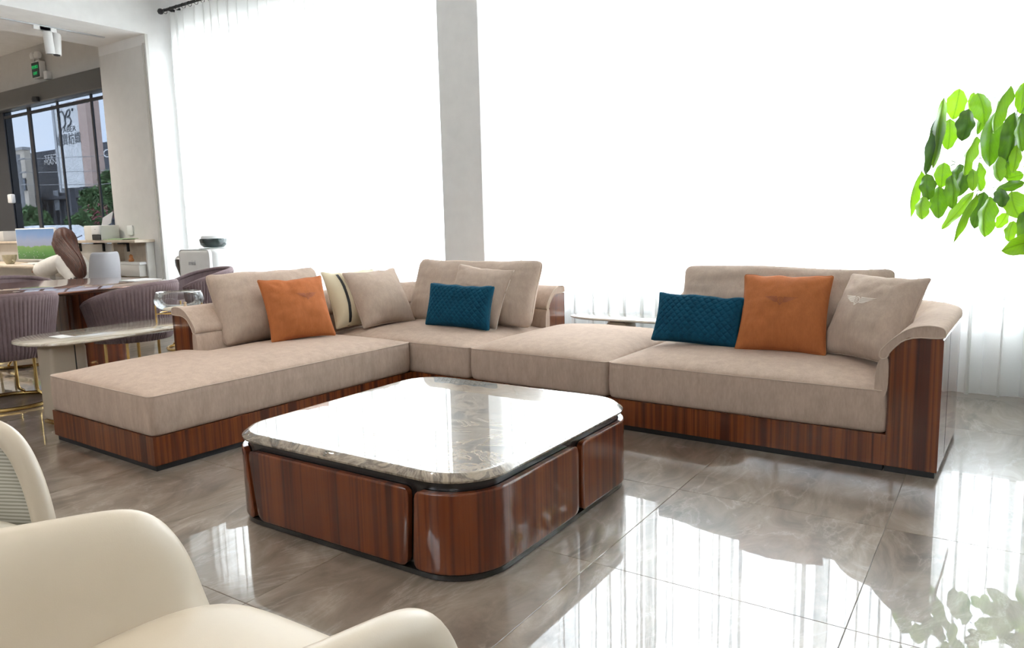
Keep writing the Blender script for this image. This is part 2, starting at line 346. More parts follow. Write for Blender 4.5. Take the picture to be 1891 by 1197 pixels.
# office beyond the opening
ZCO = 3.82
struct(mesh('ceiling_office', *box(-16.2, XR, YB, YW+.2, ZCO, ZCO+.1), CEIL, smooth=False))
struct(mesh('wall_office_end', *box(-16.2, -16, YB, YW+.2, -.06, ZCO), GREYPAINT, smooth=False))
struct(mesh('wall_office_rear', *box(-16.2, XR, YB-.2, YB, -.06, ZCO), GREYPAINT, smooth=False))
XG0, XG1, ZG = -13.0, -9.72, 2.94
ow = join([box(-16, XR, YW, YW+.2, 3.26, ZCO), box(XG1, XR, YW, YW+.2, -.06, 3.26), box(-16, -14.2, YW, YW+.2, -.06, 3.26)])
struct(mesh('wall_office_front', *ow, GREYPAINT, smooth=False))
DARK = plain('charcoal_frame', (.02, .022, .027), .4)
HEADER = plain('grey_header_metal', (.085, .085, .082), .35, coat=.2)
dr = struct(empty('door_1', (0, YW, 0)))
mesh('door_header', *rbox(-13.1, XG1, -.14, .06, 2.995, 3.26, .02, 3), HEADER, dr)
mesh('door_frame', *join([box(-14.2, -13.0, -.02, .1, 0, 3.26), box(XG0, XG1, -.015, .015, 2.90, 2.94)]), DARK, dr, smooth=False)
for xx, wd in ((-12.2, .045), (-11.35, .016), (-10.43, .018), (-9.76, .02)):
    mesh('mullion', *box(xx-wd, xx+wd, -.012, .012, 0, 2.995), DARK, dr, smooth=False)
xs = [XG0, -12.2, -11.35, -10.43, -9.72]
for a, b in zip(xs, xs[1:]):
    mesh('glass_pane', *box(a, b, -.005, .007, 0, 2.90), TINTED, dr, smooth=False)
    mesh('transom_pane', *box(a, b, -.005, .007, 2.94, 2.995), TINTED, dr, smooth=False)
mesh('motion_sensor', *lathe([(.0, -.03), (.055, -.03), (.06, 0), (.05, .035), (0, .04)], 14, (-11.6, -.16, 3.03)), BLACKM, dr)
# emergency exit sign with twin lamp heads
ex = empty('exit_sign', (-11.65, 5.42, 3.36), 0, 'lit green exit sign with two lamp heads on the office wall', 'exit sign')
mesh('housing', *rbox(-.11, .11, -.02, .07, -.02, .21, .012), WHITEP, ex)
GREEN = plain('exit_green', (.03, .55, .16), .4, emit=.5); DGREEN = plain('exit_dark', (.012, .035, .03), .4)
mesh('sign_face', *box(-.1, .1, -.027, -.02, -.01, .19), DGREEN, ex, smooth=False)
def text(name, body, size, mat, parent, loc, rot=(PI/2, 0, 0), depth=.002, align='CENTER', sx=1):
    c = bpy.data.curves.new(name, 'FONT'); c.body = body; c.size = size; c.extrude = depth; c.align_x = align; c.align_y = 'CENTER'
    t = bpy.data.objects.new(name, c); COL.objects.link(t); bpy.context.view_layer.update()
    dg = bpy.context.evaluated_depsgraph_get(); me = bpy.data.meshes.new_from_object(t.evaluated_get(dg)); bpy.data.objects.remove(t)
    me.materials.clear(); o = link(name, me, mat, parent, smooth=False); o.location = loc; o.rotation_euler = rot; o.scale = (sx, 1, 1); return o
text('lettering', '安全出口', .05, GREEN, ex, (0, -.03, .125), sx=.9)
text('lettering', 'EXIT', .055, GREEN, ex, (0, -.03, .04))
for s in (-.06, .06):
    h = mesh('lamp_head', *lathe([(0, -.05), (.045, -.045), (.055, 0), (.04, .04), (0, .045)], 14, (s, 0, .29)), WHITEP, ex)
    mesh('lamp_stem', *tube([(s, 0, .2), (s, 0, .25)], .015, 6), WHITEP, h)
tag(mesh('power_box', *rbox(-11.50, -11.40, 5.42, 5.5, 3.30, 3.42, .015), WHITEP), 'small white socket box beneath the exit sign', 'socket')
# lighting track with two spot heads under the lintel
trk = empty('track_light', (-9.0, 0, ZO), 0, 'white lighting track with two spot heads under the lintel', 'spotlight')
mesh('track', *rbox(-.018, .018, 1.5, 4.97, -.012, 0, .003), ALU, trk)
def spot_head(p, tilt, par, k=1.):
    h = mesh('spot_head', *lathe([(.0, -.12), (.042, -.12), (.047, -.118), (.047, .10), (.04, .118), (0, .12)], 16), WHITEP, par); h.location = p; h.rotation_euler = tilt
    mesh('lens', *lathe([(0, -.122), (.036, -.122), (.036, -.1205), (0, -.1205)], 14), BLACKM, h)
    return h
for yy, t, xo in ((4.33, (.10, .10, 0), .02), (4.43, (-.12, -.10, 0), -.02)):
    mesh('adapter', *rbox(-.018, .018, yy-.16+xo*4, yy+.02+xo*4, -.055, -.012, .004), WHITEP, trk)
    mesh('stem', *tube([(0, yy, -.05), (xo, yy, -.10)], .008, 6), WHITEP, trk)
    spot_head((xo, yy, -.175), t, trk)
# unseen ceiling lamps, added to brighten the office
for (x, y) in ((-10.6, 1.6), (-12.6, 1.6), (-14.4, 1.6), (-10.6, 3.9), (-12.6, 3.9), (-14.4, 3.9), (-11.5, -1.2)):
    sp = empty('added_downlight', (x, y, ZCO), 0, 'unseen round downlight added to brighten the office', 'downlight', 'added office fill lights')
    mesh('trim_ring', *lathe([(.055, -.012), (.085, -.012), (.09, 0), (.055, 0)], 20), WHITEP, sp)
    mesh('diffuser', *lathe([(0, -.006), (.055, -.006)], 18), plain('fill_diffuser', (1, .93, .82), .5, emit=6) if 'fill_diffuser' not in MATS else MATS['fill_diffuser'], sp)
    l = bpy.data.lights.new('office_fill_lamp', 'SPOT'); l.energy = 300; l.spot_size = 2.5; l.spot_blend = .9; l.color = (1, .93, .84); l.shadow_soft_size = .06
    lo = bpy.data.objects.new('office_fill_lamp', l); lo.location = (0, 0, -.03); lo.parent = sp; COL.objects.link(lo)
# ceiling spotlights of the showroom (the pin-point highlights on the table edge come from them)
for (x, y) in ((-3.6, .2), (-2.2, .2), (-.8, .2), (.8, .2), (-3.6, 2.4), (-1.0, -1.8), (-3.0, -1.8), (-5.5, .2), (-5.5, 2.4), (.9, 2.4)):
    sp = empty('ceiling_spotlight', (x, y, ZC), 0, 'white cylinder spotlight on the showroom ceiling', 'spotlight', 'ceiling spotlights')
    mesh('base', *lathe([(.06, -.02), (.06, 0)], 16), WHITEP, sp)
    mesh('stem', *tube([(0, 0, -.02), (0, 0, -.1)], .01, 6), WHITEP, sp)
    spot_head((0, 0, -.2), (0, 0, 0), sp)
    l = bpy.data.lights.new('spot_lamp', 'SPOT'); l.energy = 80; l.spot_size = 1.9; l.spot_blend = .8; l.color = (1, .9, .78); l.shadow_soft_size = .035
    lo = bpy.data.objects.new('spot_lamp', l); lo.location = (0, 0, -.33); lo.parent = sp; COL.objects.link(lo)

# ------------------------------------------------------------------ sheer curtains
def curtain(name, x0, x1, y, z0, z1, seed, label, pleat=.15, amp=.05):
    rnd = random.Random(seed); n = int((x1-x0)/pleat)*16; rows = [z0, z0+.25, z0+.9, z0+1.8, z1-.5, z1-.12, z1]
    ph = 0; prof = []
    for i in range(n+1):
        ph += 2*PI/16*(1+.75*noise.noise(Vector((i*.031, seed, 0)))); prof.append(ph)
    vs = []
    for j, z in enumerate(rows):
        k = j/(len(rows)-1); a = amp*(1.1-.35*k)
        for i in range(n+1):
            x = x0+(x1-x0)*i/n
            vs.append((x+(.026+.034*max(0, noise.noise(Vector((x*2.3, seed*2., 3)))))*math.sin(2*prof[i]+.12*math.sin(j*1.7+x*4))*(1.1-.5*k)*min(1, (x-x0)*5, (x1-x)*5), y+a*math.sin(prof[i])+.012*noise.noise(Vector((x*3, j*1.3, seed))), z))
    m = n+1; fs = [(j*m+i, j*m+i+1, (j+1)*m+i+1, (j+1)*m+i) for j in range(len(rows)-1) for i in range(n)]
    o = mesh(name, vs, fs, SHEER, sharp=None); return tag(o, label, 'curtain', 'white sheer curtains')
ZR = 3.69
curtain('sheer_curtain', -8.29, -6.38, 5.345, .03, ZR-.05, 1, 'white sheer curtain beside the corner with the fridge, leftmost panel')
curtain('sheer_curtain', -6.36, -4.125, 5.345, .03, ZR-.05, 2, 'white sheer curtain running up to the left side of the pillar')
curtain('sheer_curtain', -3.68, -1.35, 5.345, .03, ZR-.05, 3, 'white sheer curtain just right of the pillar behind the ottoman')
curtain('sheer_curtain', -1.33, 3.2, 5.345, .03, ZR-.05, 4, 'white sheer curtain behind the right-hand sofa and the plant')
def rod(x0, x1, label):
    r = empty('curtain_rod', (0, 5.345, ZR), 0, label, 'curtain rod', 'black curtain rods')
    mesh('pole', *tube([(x0, 0, 0), (x1, 0, 0)], .016, 10), BLACKM, r)
    for x in (x0-.02, x1+.02): mesh('finial', *lathe([(0, -.035), (.025, -.026), (.036, 0), (.025, .026), (0, .035)], 12, (x, 0, 0)), BLACKM, r)
    for x in (x0+.12, (x0+x1)/2, x1-.12): mesh('bracket', *join([box(x-.012, x+.012, .0, .155, -.012, .012), box(x-.02, x+.02, .14, .155, -.04, .04)]), BLACKM, r, smooth=False)
    base = None; k = 0; x = x0+.07
    while x < x1-.03:
        if base is None:
            base = mesh('ring', *tube([(0, .027*math.cos(a), .027*math.sin(a)-.012) for a in [2*PI*i/14 for i in range(14)]], .0035, 5, closed=True), BLACKM, r); o = base
        else: o = base.copy(); COL.objects.link(o)
        o.location = (x, 0, 0); x += .12
rod(-8.40, -4.14, 'black curtain rod with ball finial and rings left of the pillar')
rod(-3.67, 3.25, 'black curtain rod with rings right of the pillar')

# ================================================================== SOFA (four modules in one frame, turned 2 degrees)
SO, SA = (-3.30, 3.705, 0), math.radians(-2.0)
ZB, ZSEAM, ZCR = .172, .370, .432
def seat_block(name, x0, x1, y0, y1, parent, xl=None, n=26, m=26, zc=ZCR, r=.035, mat=None):
    """upholstered block: straight sides, seam line, crowned top. xl(y): left edge that may step back"""
    cx, cy, hw, hd = (x0+x1)/2, (y0+y1)/2, (x1-x0)/2, (y1-y0)/2
    us = [math.copysign(1-(1-abs(t))**1.7, t) for t in [-1+2*i/n for i in range(n+1)]]
    ws = [math.copysign(1-(1-abs(t))**1.7, t) for t in [-1+2*i/m for i in range(m+1)]]
    if xl: ws = sorted(set(ws + [xl[1]+d for d in (-.05, -.02, 0, .02, .05)])); 
    m = len(ws)-1
    def plan(u, w):
        X, Y = u*hw, w*hd; dx, dy = abs(X)-(hw-r), abs(Y)-(hd-r)
        if dx > 0 and dy > 0:
            q = max(dx, dy)/math.hypot(dx, dy); X = math.copysign(hw-r+dx*q, X); Y = math.copysign(hd-r+dy*q, Y)
        X += cx; Y += cy
        if xl:
            k = min(1, max(0, (w-xl[1])/.04+.5)); k = k*k*(3-2*k); le = x0+(xl[0]-x0)*k
            X = le+(X-x0)*(x1-le)/(x1-x0)
        return X, Y
    vs, fs, idx = [], [], {}
    for j, w in enumerate(ws):
        for i, u in enumerate(us):
            X, Y = plan(u, w)
            fu, fw = (1-abs(u)**4), (1-abs(w)**4)
            z = ZSEAM + (zc-ZSEAM)*(fu*fw)**.62*(.8+.2*(1-u*u)*(1-w*w)) + .004*noise.noise(Vector((X*5, Y*5, 1)))*fu*fw
            idx[i, j] = len(vs); vs.append((X, Y, z))
    for j in range(m):
        for i in range(n): fs.append((idx[i, j], idx[i+1, j], idx[i+1, j+1], idx[i, j+1]))
    ring = [idx[i, 0] for i in range(n)] + [idx[n, j] for j in range(m)] + [idx[i, m] for i in range(n, 0, -1)] + [idx[0, j] for j in range(m, 0, -1)]
    prev = ring
    for z, ins in ((ZSEAM-.03, -.001), (ZSEAM-.1, -.003), (ZB+.05, -.002), (ZB+.02, 0), (ZB+.006, .006), (ZB, .016)):
        cur = []
        for q in ring:
            X, Y, _ = vs[q]; dx, dy = cx-X, cy-Y; l = math.hypot(dx, dy)
            sx = ins*(1 if abs(dx) > hw-.05 else 0)*math.copysign(1, dx); sy = ins*(1 if abs(dy) > hd-.05 else 0)*math.copysign(1, dy)
            cur.append(len(vs)); vs.append((X+sx, Y+sy, z))
        for a in range(len(ring)): b = (a+1) % len(ring); fs.append((prev[b], prev[a], cur[a], cur[b]))
        prev = cur
    fs.append(tuple(reversed(prev)))
    o = mesh(name, vs, fs, mat or FABRIC, parent, sharp=None)
    pp = [(vs[q][0], vs[q][1], ZSEAM+.001) for q in ring]
    pp = [p for k, p in enumerate(pp) if k == 0 or (Vector(p)-Vector(pp[k-1])).length > .004]
    mesh('piping', *tube(pp, .0032, 5, closed=True), PIPE, o)
    return o
def arc(cx, cy, r, a0, a1, n=12): return [(cx+r*math.cos(a0+(a1-a0)*k/n), cy+r*math.sin(a0+(a1-a0)*k/n)) for k in range(n+1)]
def seg(a, b, n): return [(a[0]+(b[0]-a[0])*k/n, a[1]+(b[1]-a[1])*k/n) for k in range(n+1)]
WSEC = [(0, .03), (0, .615), (.004, .619), (.135, .619), (.142, .616), (.204, .550), (.207, .543), (.207, .03)]
PADSEC = smooth_closed([(.0, .621), (-.006, .640), (.002, .668), (.05, .676), (.11, .668), (.165, .640), (.232, .572), (.252, .535), (.240, .512), (.214, .522), (.207, .552), (.140, .622)], 2)
LOWSEC = smooth_closed([(.207, .34), (.207, .522), (.226, .524), (.252, .508), (.262, .44), (.262, .34)], 2)
def back_frame(path, parent, label_end=None):
    v, f, u = sweep(path, WSEC, 1); mesh('back_shell', v, f, WOODS, parent, uv=u, sharp=25)
    a = mesh('top_pad', *sweep(path, PADSEC, 1)[:2], FABRIC, parent, sharp=60)
    for e, i in ((0, 0), (-1, 1)):
        p = sweep(path, PADSEC, 1)[0]; k = len(PADSEC); n = len(path)
        ring = p[:k] if e == 0 else p[(n-1)*k:n*k]
        mesh('piping', *tube(ring, .003, 5, closed=True), PIPE, a)
    mesh('lower_pad', *sweep(path, LOWSEC, 1)[:2], FABRIC, parent, sharp=60)
def base_block(x0, x1, y0, y1, parent, plinth=True):
    """wood skirt with veneer running round it, black plinth brought forward to paint in the shadow gap"""
    pts = [(x0, y0), (x1, y0), (x1, y1), (x0, y1), (x0, y0)]; vs, fs, uv = [], [], []; s = 0
    for (a, b) in zip(pts, pts[1:]):
        l = math.dist(a, b); n = len(vs)
        vs += [(*a, .03), (*b, .03), (*b, ZB), (*a, ZB)]; uv += [(s, .03), (s+l, .03), (s+l, ZB), (s, ZB)]; fs.append((n, n+1, n+2, n+3)); s += l
    n = len(vs); vs += [(*p, ZB) for p in pts[:4]]+[(*p, .03) for p in pts[:4]]; uv += [(p[0], p[1]) for p in pts[:4]]*2; fs += [(n, n+1, n+2, n+3), (n+7, n+6, n+5, n+4)]
    mesh('base', vs, fs, WOODS, parent, uv=uv, smooth=False)
    if plinth: mesh('plinth', *box(x0+.012, x1-.012, y0+.012, y1-.012, 0, .031), BLACKM, parent, smooth=False)  # black plinth near the face, stands in for shade in the gap
D, CW = 1.16, 1.06
R4 = .40
# chaise module
so = empty('sofa_chaise', SO, SA, 'taupe velvet chaise end of the sofa with dark wood base, pointing towards the camera', 'sofa', 'modules of the corner sofa')
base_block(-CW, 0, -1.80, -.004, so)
w_step = (-1.07-(-.90))/.90
seat_block('seat', -CW, .002, -1.803, -.004, so, xl=(-.86, w_step), m=34)
back_frame(list(reversed(seg((-CW, -1.05), (-CW, -.004), 6))), so)
# corner module
so = empty('sofa_corner', SO, SA, 'taupe velvet corner module of the sofa under the blue cushion beside the pillar', 'sofa', 'modules of the corner sofa')
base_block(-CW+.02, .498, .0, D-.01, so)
seat_block('seat', -.86, .498, 0, D-.2, so)
back_frame(seg((.498, D), (-CW+R4, D), 6)[:-1]+arc(-CW+R4, D-R4, R4, PI/2, PI, 12)+seg((-CW, D-R4), (-CW, .0), 5)[1:], so)
# ottoman module
so = empty('sofa_ottoman', SO, SA, 'backless taupe velvet ottoman module in the middle of the sofa', 'sofa', 'modules of the corner sofa')
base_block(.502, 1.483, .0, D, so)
seat_block('seat', .502, 1.483, 0, D, so, zc=.442)
# right module with arm
so = empty('sofa_arm_module', SO, SA, 'taupe velvet sofa module with padded wooden arm and two rust cushions spots at window', 'sofa', 'modules of the corner sofa')
so['label'] = 'taupe velvet sofa module with a padded glossy wooden arm at its right end'
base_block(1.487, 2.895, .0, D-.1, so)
seat_block('seat', 1.487, 2.895, 0, D-.2, so)
path = seg((3.10, 0), (3.10, .27), 2)+seg((3.10, .27), (3.10, D-R4), 4)[1:]+arc(3.10-R4, D-R4, R4, 0, PI/2, 12)[1:]+seg((3.10-R4, D), (1.487, D), 6)[1:]
back_frame(path, so)
mesh('plinth', *box(2.89, 3.09, .012, D-.3, 0, .031), BLACKM, so, smooth=False)  # plinth under the arm, black for the shadow gap here too
mesh('side_joint', *box(3.0995, 3.1006, .268, .272, .03, .617), BLACKM, so, smooth=False)

# ================================================================== CUSHIONS
def pillow_fn(w, h, t, e=.5, pull=.06, seed=0, wr=.004, quilt=False, rc=.012):
    ka, kb = rc/(w/2), rc/(h/2)
    def f(u, v, side):
        dx_, dz_ = (abs(u)-1+ka)/ka, (abs(v)-1+kb)/kb; cu_, cv_ = u, v
        if dx_ > 0 and dz_ > 0:
            q_ = max(dx_, dz_)/math.hypot(dx_, dz_); cu_ = math.copysign(1-ka+ka*dx_*q_, u); cv_ = math.copysign(1-kb+kb*dz_*q_, v)
        a, b = max(0, 1-u*u), max(0, 1-v*v)
        th = t/2*(a*b)**e*(1-.12*v*(1-abs(v)))
        x = w/2*cu_*(1-pull*b); z = h/2+h/2*cv_*(1-pull*a)+.012*noise.noise(Vector((u*2.7+seed, seed*1.7, 0)))*max(0, v)
        n = noise.noise(Vector((u*1.6+seed*3.1, v*1.6, seed)))*wr*2 + noise.noise(Vector((u*5+seed, v*5, seed+9)))*wr
        rad = max(abs(u), abs(v)); n += wr*1.5*math.sin(9*math.atan2(v, u)*2+seed)*max(0, rad-.5)*min(1, (1-rad)*6); cr_ = abs(u*v); n += wr*2.2*math.sin(26*(abs(u)-abs(v))+seed)*max(0, cr_-.35)*min(1, (1-rad)*5)
        y = -side*(th + n*min(1, (a*b)*3))
        if quilt and side > 0:
            p, q = (u*w+v*h)/quilt, (u*w-v*h)/quilt
            g = min(abs((p % 1)-.5), abs((q % 1)-.5)); y += .010*max(0, 1-g/.16)**1.3*min(1, a*b*4)
        return (x, y, z)
    return f
def cushion(name, w, h, t, loc, face, lean, mat, label, n=30, e=.55, pull=.07, seed=0, wr=.004, quilt=None, rc=.012, roll=0, pipe=None, group=None, cat='cushion'):
    """face: compass angle (deg) the front looks to, 0 = -Y (towards the camera side), +90 = +X"""
    root = empty(name, loc, 0, label, cat, group); root.rotation_euler = (0, 0, math.radians(face))
    f = pillow_fn(w, h, t, e, pull, seed, wr, quilt, rc); vs, fs = [], []
    def S(i): x = -1+2*i/n; return math.copysign(1-(1-abs(x))**1.5, x)
    for side in (1, -1):
        b = len(vs); vs += [f(S(i), S(j), side) for j in range(n+1) for i in range(n+1)]
        for j in range(n):
            for i in range(n):
                q = (b+j*(n+1)+i, b+j*(n+1)+i+1, b+(j+1)*(n+1)+i+1, b+(j+1)*(n+1)+i); fs.append(q if side > 0 else q[::-1])
    Mx = Matrix.Rotation(-math.radians(lean), 4, 'X') @ Matrix.Rotation(math.radians(roll), 4, 'Y')
    vs = [Mx @ Vector(p) for p in vs]
    bm = bmesh.new(); bv = [bm.verts.new(p) for p in vs]
    for q in fs: bm.faces.new([bv[i] for i in q])
    bmesh.ops.remove_doubles(bm, verts=bm.verts[:], dist=1e-4)
    me = bpy.data.meshes.new('cover'); bm.to_mesh(me); bm.free()
    c = link('cover', me, mat, root, sharp=None)
    ed = [f(S(i), -1, 1) for i in range(n)]+[f(1, S(j), 1) for j in range(n)]+[f(S(i), 1, 1) for i in range(n, 0, -1)]+[f(-1, S(j), 1) for j in range(n, 0, -1)]
    ed = [Mx @ Vector(p) for p in ed]; ed = [p for k, p in enumerate(ed) if k == 0 or (p-ed[k-1]).length > .003]
    mesh('piping', *tube(ed, .0032, 5, closed=True), pipe or mat, root)
    return root, f, Mx
def emblem(root, f, Mx, cu, cv, size, mat):
    """winged round badge laid on the cushion's front; size = wing span as share of half width"""
    vs, fs = [], []
    def P(x, y, o=.0018):
        p = Vector(f(cu+x*size, cv+y*size, 1)); p.y -= o; return Mx @ p
    for s in (-1, 1):
        for row, (l, top) in enumerate(((1.0, .19), (.88, .085), (.72, -.02), (.52, -.125))):
            b = len(vs); k = 7
            for i in range(k):
                t = i/(k-1); x = s*(.19+(l-.19)*t); yt = top+.05*t*t; dr = .082*(1-t**3)
                vs += [P(x, yt), P(x, yt-dr)]
            for i in range(k-1): q = (b+2*i, b+2*i+1, b+2*i+3, b+2*i+2); fs.append(q if s > 0 else q[::-1])
    b = len(vs)
    for rr in (.20, .155):
        for k in range(20): a = 2*PI*k/20; vs.append(P(rr*math.cos(a), rr*1.15*math.sin(a)-.06))
    for k in range(20): fs.append((b+k, b+(k+1) % 20, b+20+(k+1) % 20, b+20+k))
    for pts in ([(-.06, .06), (-.06, -.18), (-.025, -.18), (-.025, .06)], [(-.02, .06), (-.02, .025), (.05, .025), (.06, .06)], [(-.02, -.04), (-.02, -.075), (.05, -.075), (.05, -.04)],
                [(-.02, -.145), (-.02, -.18), (.06, -.18), (.05, -.145)], [(.05, .05), (.05, -.06), (.08, -.05), (.08, .035)], [(.05, -.06), (.05, -.17), (.085, -.155), (.085, -.07)]):
        b = len(vs); vs += [P(x, y) for x, y in pts]; fs.append((b, b+1, b+2, b+3))
    for (x0, x1, y0, y1) in ((-.10, .10, -.40, -.30),):
        b = len(vs); vs += [P(x0, y1), P(0, y0), P(x1, y1)]; fs.append((b, b+1, b+2))
    bm = bmesh.new(); bv = [bm.verts.new(p) for p in vs]
    for q in fs:
        try: bm.faces.new([bv[i] for i in q])
        except ValueError: pass
    bmesh.ops.recalc_face_normals(bm, faces=bm.faces[:]); bmesh.ops.solidify(bm, geom=bm.faces[:], thickness=.0004)
    me = bpy.data.meshes.new('winged_emblem'); bm.to_mesh(me); bm.free(); o = link('winged_emblem', me, mat, root, smooth=False); return o
TONE = plain('pale_emblem', (.72, .64, .56), .6)
TONED = plain('dark_taupe_emblem', (.36, .27, .21), .8)
TEALP = plain('teal_piping', (.006, .05, .09), .8)
ZT = .425
cushion('back_cushion', .84, .485, .27, (-4.07, 3.27, ZT-.01), 84, 22, FABRIC2, 'large taupe back cushion behind the rust cushion on the chaise', e=.42, pull=.04, seed=1, wr=.009, rc=.05)
r_, f_, m_ = cushion('throw_cushion', .445, .435, .22, (-3.82, 3.255, ZT), 73, 25, ORANGE, 'rust orange square cushion leaning on the large taupe cushion of the chaise', seed=2, wr=.006)
tag(emblem(r_, f_, m_, .22, .26, .40, ORANGED), 'dark winged emblem')
r_, f_, m_ = cushion('throw_cushion', .46, .43, .19, (-3.93, 3.90, ZT), 80, 22, PALELEATHER, 'pale cream cushion with a black stripe between two taupe cushions', seed=3)
def band(root, f, Mx, u0, u1, mat, name='stripe', k=16):
    vs, fs = [], []
    for side in (1, -1):
        b = len(vs)
        for j in range(k+1):
            v = -1+2*j/k
            for u in (u0, u1): p = Vector(f(u, v*.995, side)); p.y -= side*.0025; vs.append(Mx @ p)
        for j in range(k): q = (b+2*j, b+2*j+1, b+2*j+3, b+2*j+2); fs.append(q if side > 0 else q[::-1])
    return mesh(name, vs, fs, mat, root)
band(r_, f_, m_, -.60, -.51, BLACKM)
cushion('throw_cushion', .49, .455, .25, (-3.77, 4.02, ZT), 82, 30, FABRIC2, 'plain taupe square cushion next to the black-striped cream cushion', seed=4, wr=.005)
cushion('back_cushion', 1.16, .49, .27, (-3.33, 4.36, ZT-.01), -1, 22, FABRIC2, 'wide taupe back cushion behind the dark blue cushion, below the pillar', e=.40, pull=.03, seed=5, wr=.009, rc=.05)
r_, f_, m_ = cushion('throw_cushion', .50, .46, .20, (-3.20, 4.215, ZT), 1, 27, FABRIC2, 'taupe cushion with pale piping half hidden by the dark blue cushion', seed=6, wr=.006, roll=4, pipe=TONE)
emblem(r_, f_, m_, .0, .18, .3, TONED)
cushion('lumbar_cushion', .57, .31, .16, (-3.21, 4.09, ZT), 0, 14, TEAL, 'dark blue quilted oblong cushion in the sofa corner', quilt=.088, seed=7, wr=.002, n=120, e=.36, pipe=TEALP, roll=1)
cushion('back_cushion', 1.20, .475, .27, (-1.10, 4.33, ZT-.01), -2, 22, FABRIC2, 'wide taupe back cushion behind the blue and rust cushions at the window', e=.40, pull=.03, seed=8, wr=.009, rc=.05)
cushion('lumbar_cushion', .55, .30, .16, (-1.49, 4.12, ZT), -4, 20, TEAL, 'blue quilted oblong cushion leaning beside the rust cushion on the right module', quilt=.088, seed=9, wr=.002, n=120, e=.36, pipe=TEALP, roll=1)
r_, f_, m_ = cushion('throw_cushion', .47, .455, .22, (-.995, 4.065, ZT), 3, 27, ORANGE, 'rust orange square cushion between the blue and the winged taupe cushion', seed=10, wr=.005)
emblem(r_, f_, m_, -.02, .18, .40, ORANGED)
r_, f_, m_ = cushion('throw_cushion', .47, .47, .23, (-.615, 4.04, ZT), -33, 28, FABRIC2, 'taupe square cushion with pale winged emblem against the wooden arm', seed=11, wr=.007)
emblem(r_, f_, m_, -.14, .22, .42, TONE)

# ================================================================== COFFEE TABLE
TX, TY, TS = -1.965, 2.375, 1.262
ct = empty('coffee_table', (TX, TY, 0), 0, 'low square coffee table with swirled marble top and glossy wooden sides', 'table')
def ringz(ins, z, r=.21, n=12, s=TS): return [(x, y, z) for x, y in rrect(0, 0, s-2*ins, s-2*ins, max(.03, r-ins), n)]
mesh('carcass', *loft([ringz(.012, 0), ringz(.008, .003), ringz(.008, .021), ringz(.028, .024), ringz(.028, .336)]), BLACK, ct, sharp=30)
top = mesh('marble_top', *loft([ringz(.03, .331), ringz(.008, .333), ringz(.004, .336), ringz(.004, .342), ringz(.028, .3595), ringz(.034, .361), ringz(.042, .361), ringz(.06, .361)]), MARBLE, ct, sharp=50)
_per = rrect(0, 0, TS, TS, .21, 14); _L = [0]
for a, b in zip(_per, _per[1:]+_per[:1]): _L.append(_L[-1]+math.dist(a, b))
def pathat(s, ins=0.):
    s %= _L[-1]
    for i in range(len(_per)):
        if _L[i+1] >= s: break
    a, b = _per[i], _per[(i+1) % len(_per)]; t = (s-_L[i])/max(1e-9, _L[i+1]-_L[i])
    x, y = a[0]+(b[0]-a[0])*t, a[1]+(b[1]-a[1])*t; dx, dy = (b[0]-a[0]), (b[1]-a[1]); l = math.hypot(dx, dy); return x-dy/l*ins, y+dx/l*ins
def s_of(x, y):
    return min(range(4000), key=lambda k: math.dist(pathat(k*_L[-1]/4000), (x, y)))*_L[-1]/4000
def table_panel(sa, sb, slope_a, slope_b, z0=.025, z1=.301, rc=.028, n=44, m=14):
    """one veneered front following the rounded outline; ends may slant (slope = shift from bottom to top)"""
    def grid(ins, grow):
        out = []
        for j in range(m+1):
            t = j/m; z = z0-grow+(z1-z0+2*grow)*(0.5-.5*math.cos(PI*t)); k = (z-z0)/(z1-z0)
            e = min(z-(z0-grow), z1+grow-z); cut = rc-math.sqrt(max(0, rc*rc-(rc-min(e, rc))**2))
            a = sa+slope_a*k+cut-grow; b = sb+slope_b*k-cut+grow
            for i in range(n+1):
                s = a+(b-a)*i/n; x, y = pathat(s, ins); out.append(((x, y, z), (s, z)))
        return out
    g = [grid(.004, -.004), grid(0.001, -.001)]
    g = [grid(.024, 0), grid(.004, 0), grid(0, -.005)]
    vs = [p for q in g for p, _ in q]; uv = [u for q in g for _, u in q]; K = (n+1)*(m+1); fs = []
    for j in range(m):
        for i in range(n): a = 2*K+j*(n+1)+i; fs.append((a, a+1, a+n+2, a+n+1))
    rg = [i for i in range(n)]+[j*(n+1)+n for j in range(m)]+[m*(n+1)+i for i in range(n, 0, -1)]+[j*(n+1) for j in range(m, 0, -1)]
    for L0 in (0, 1):
        for q in range(len(rg)): a, b = rg[q], rg[(q+1) % len(rg)]; fs.append((L0*K+a, L0*K+b, (L0+1)*K+b, (L0+1)*K+a))
    return mesh('drawer_front', vs, fs, WOOD, ct, uv=uv, sharp=40)
h = TS/2
sF1, sF2 = s_of(-.43, -h), s_of(.365, -h); sR = s_of(h, .075); Lp = _L[-1]
g = .012
sL = s_of(-h, .075)
table_panel(sL+g, sF1+Lp-g if sF1 < sL else sF1-g, 0, -.045)
table_panel(sF1+g, sF2-g, -.045, .018)
table_panel(sF2+g, (sR if sR > sF2 else sR+Lp)-g, .018, 0)
sB1, sB2 = s_of(.335, h), s_of(-.47, h)
table_panel(sR+g, sB1-g, 0, 0); table_panel(sB1+g, sB2-g, 0, 0); table_panel(sB2+g, sL-g, 0, 0)

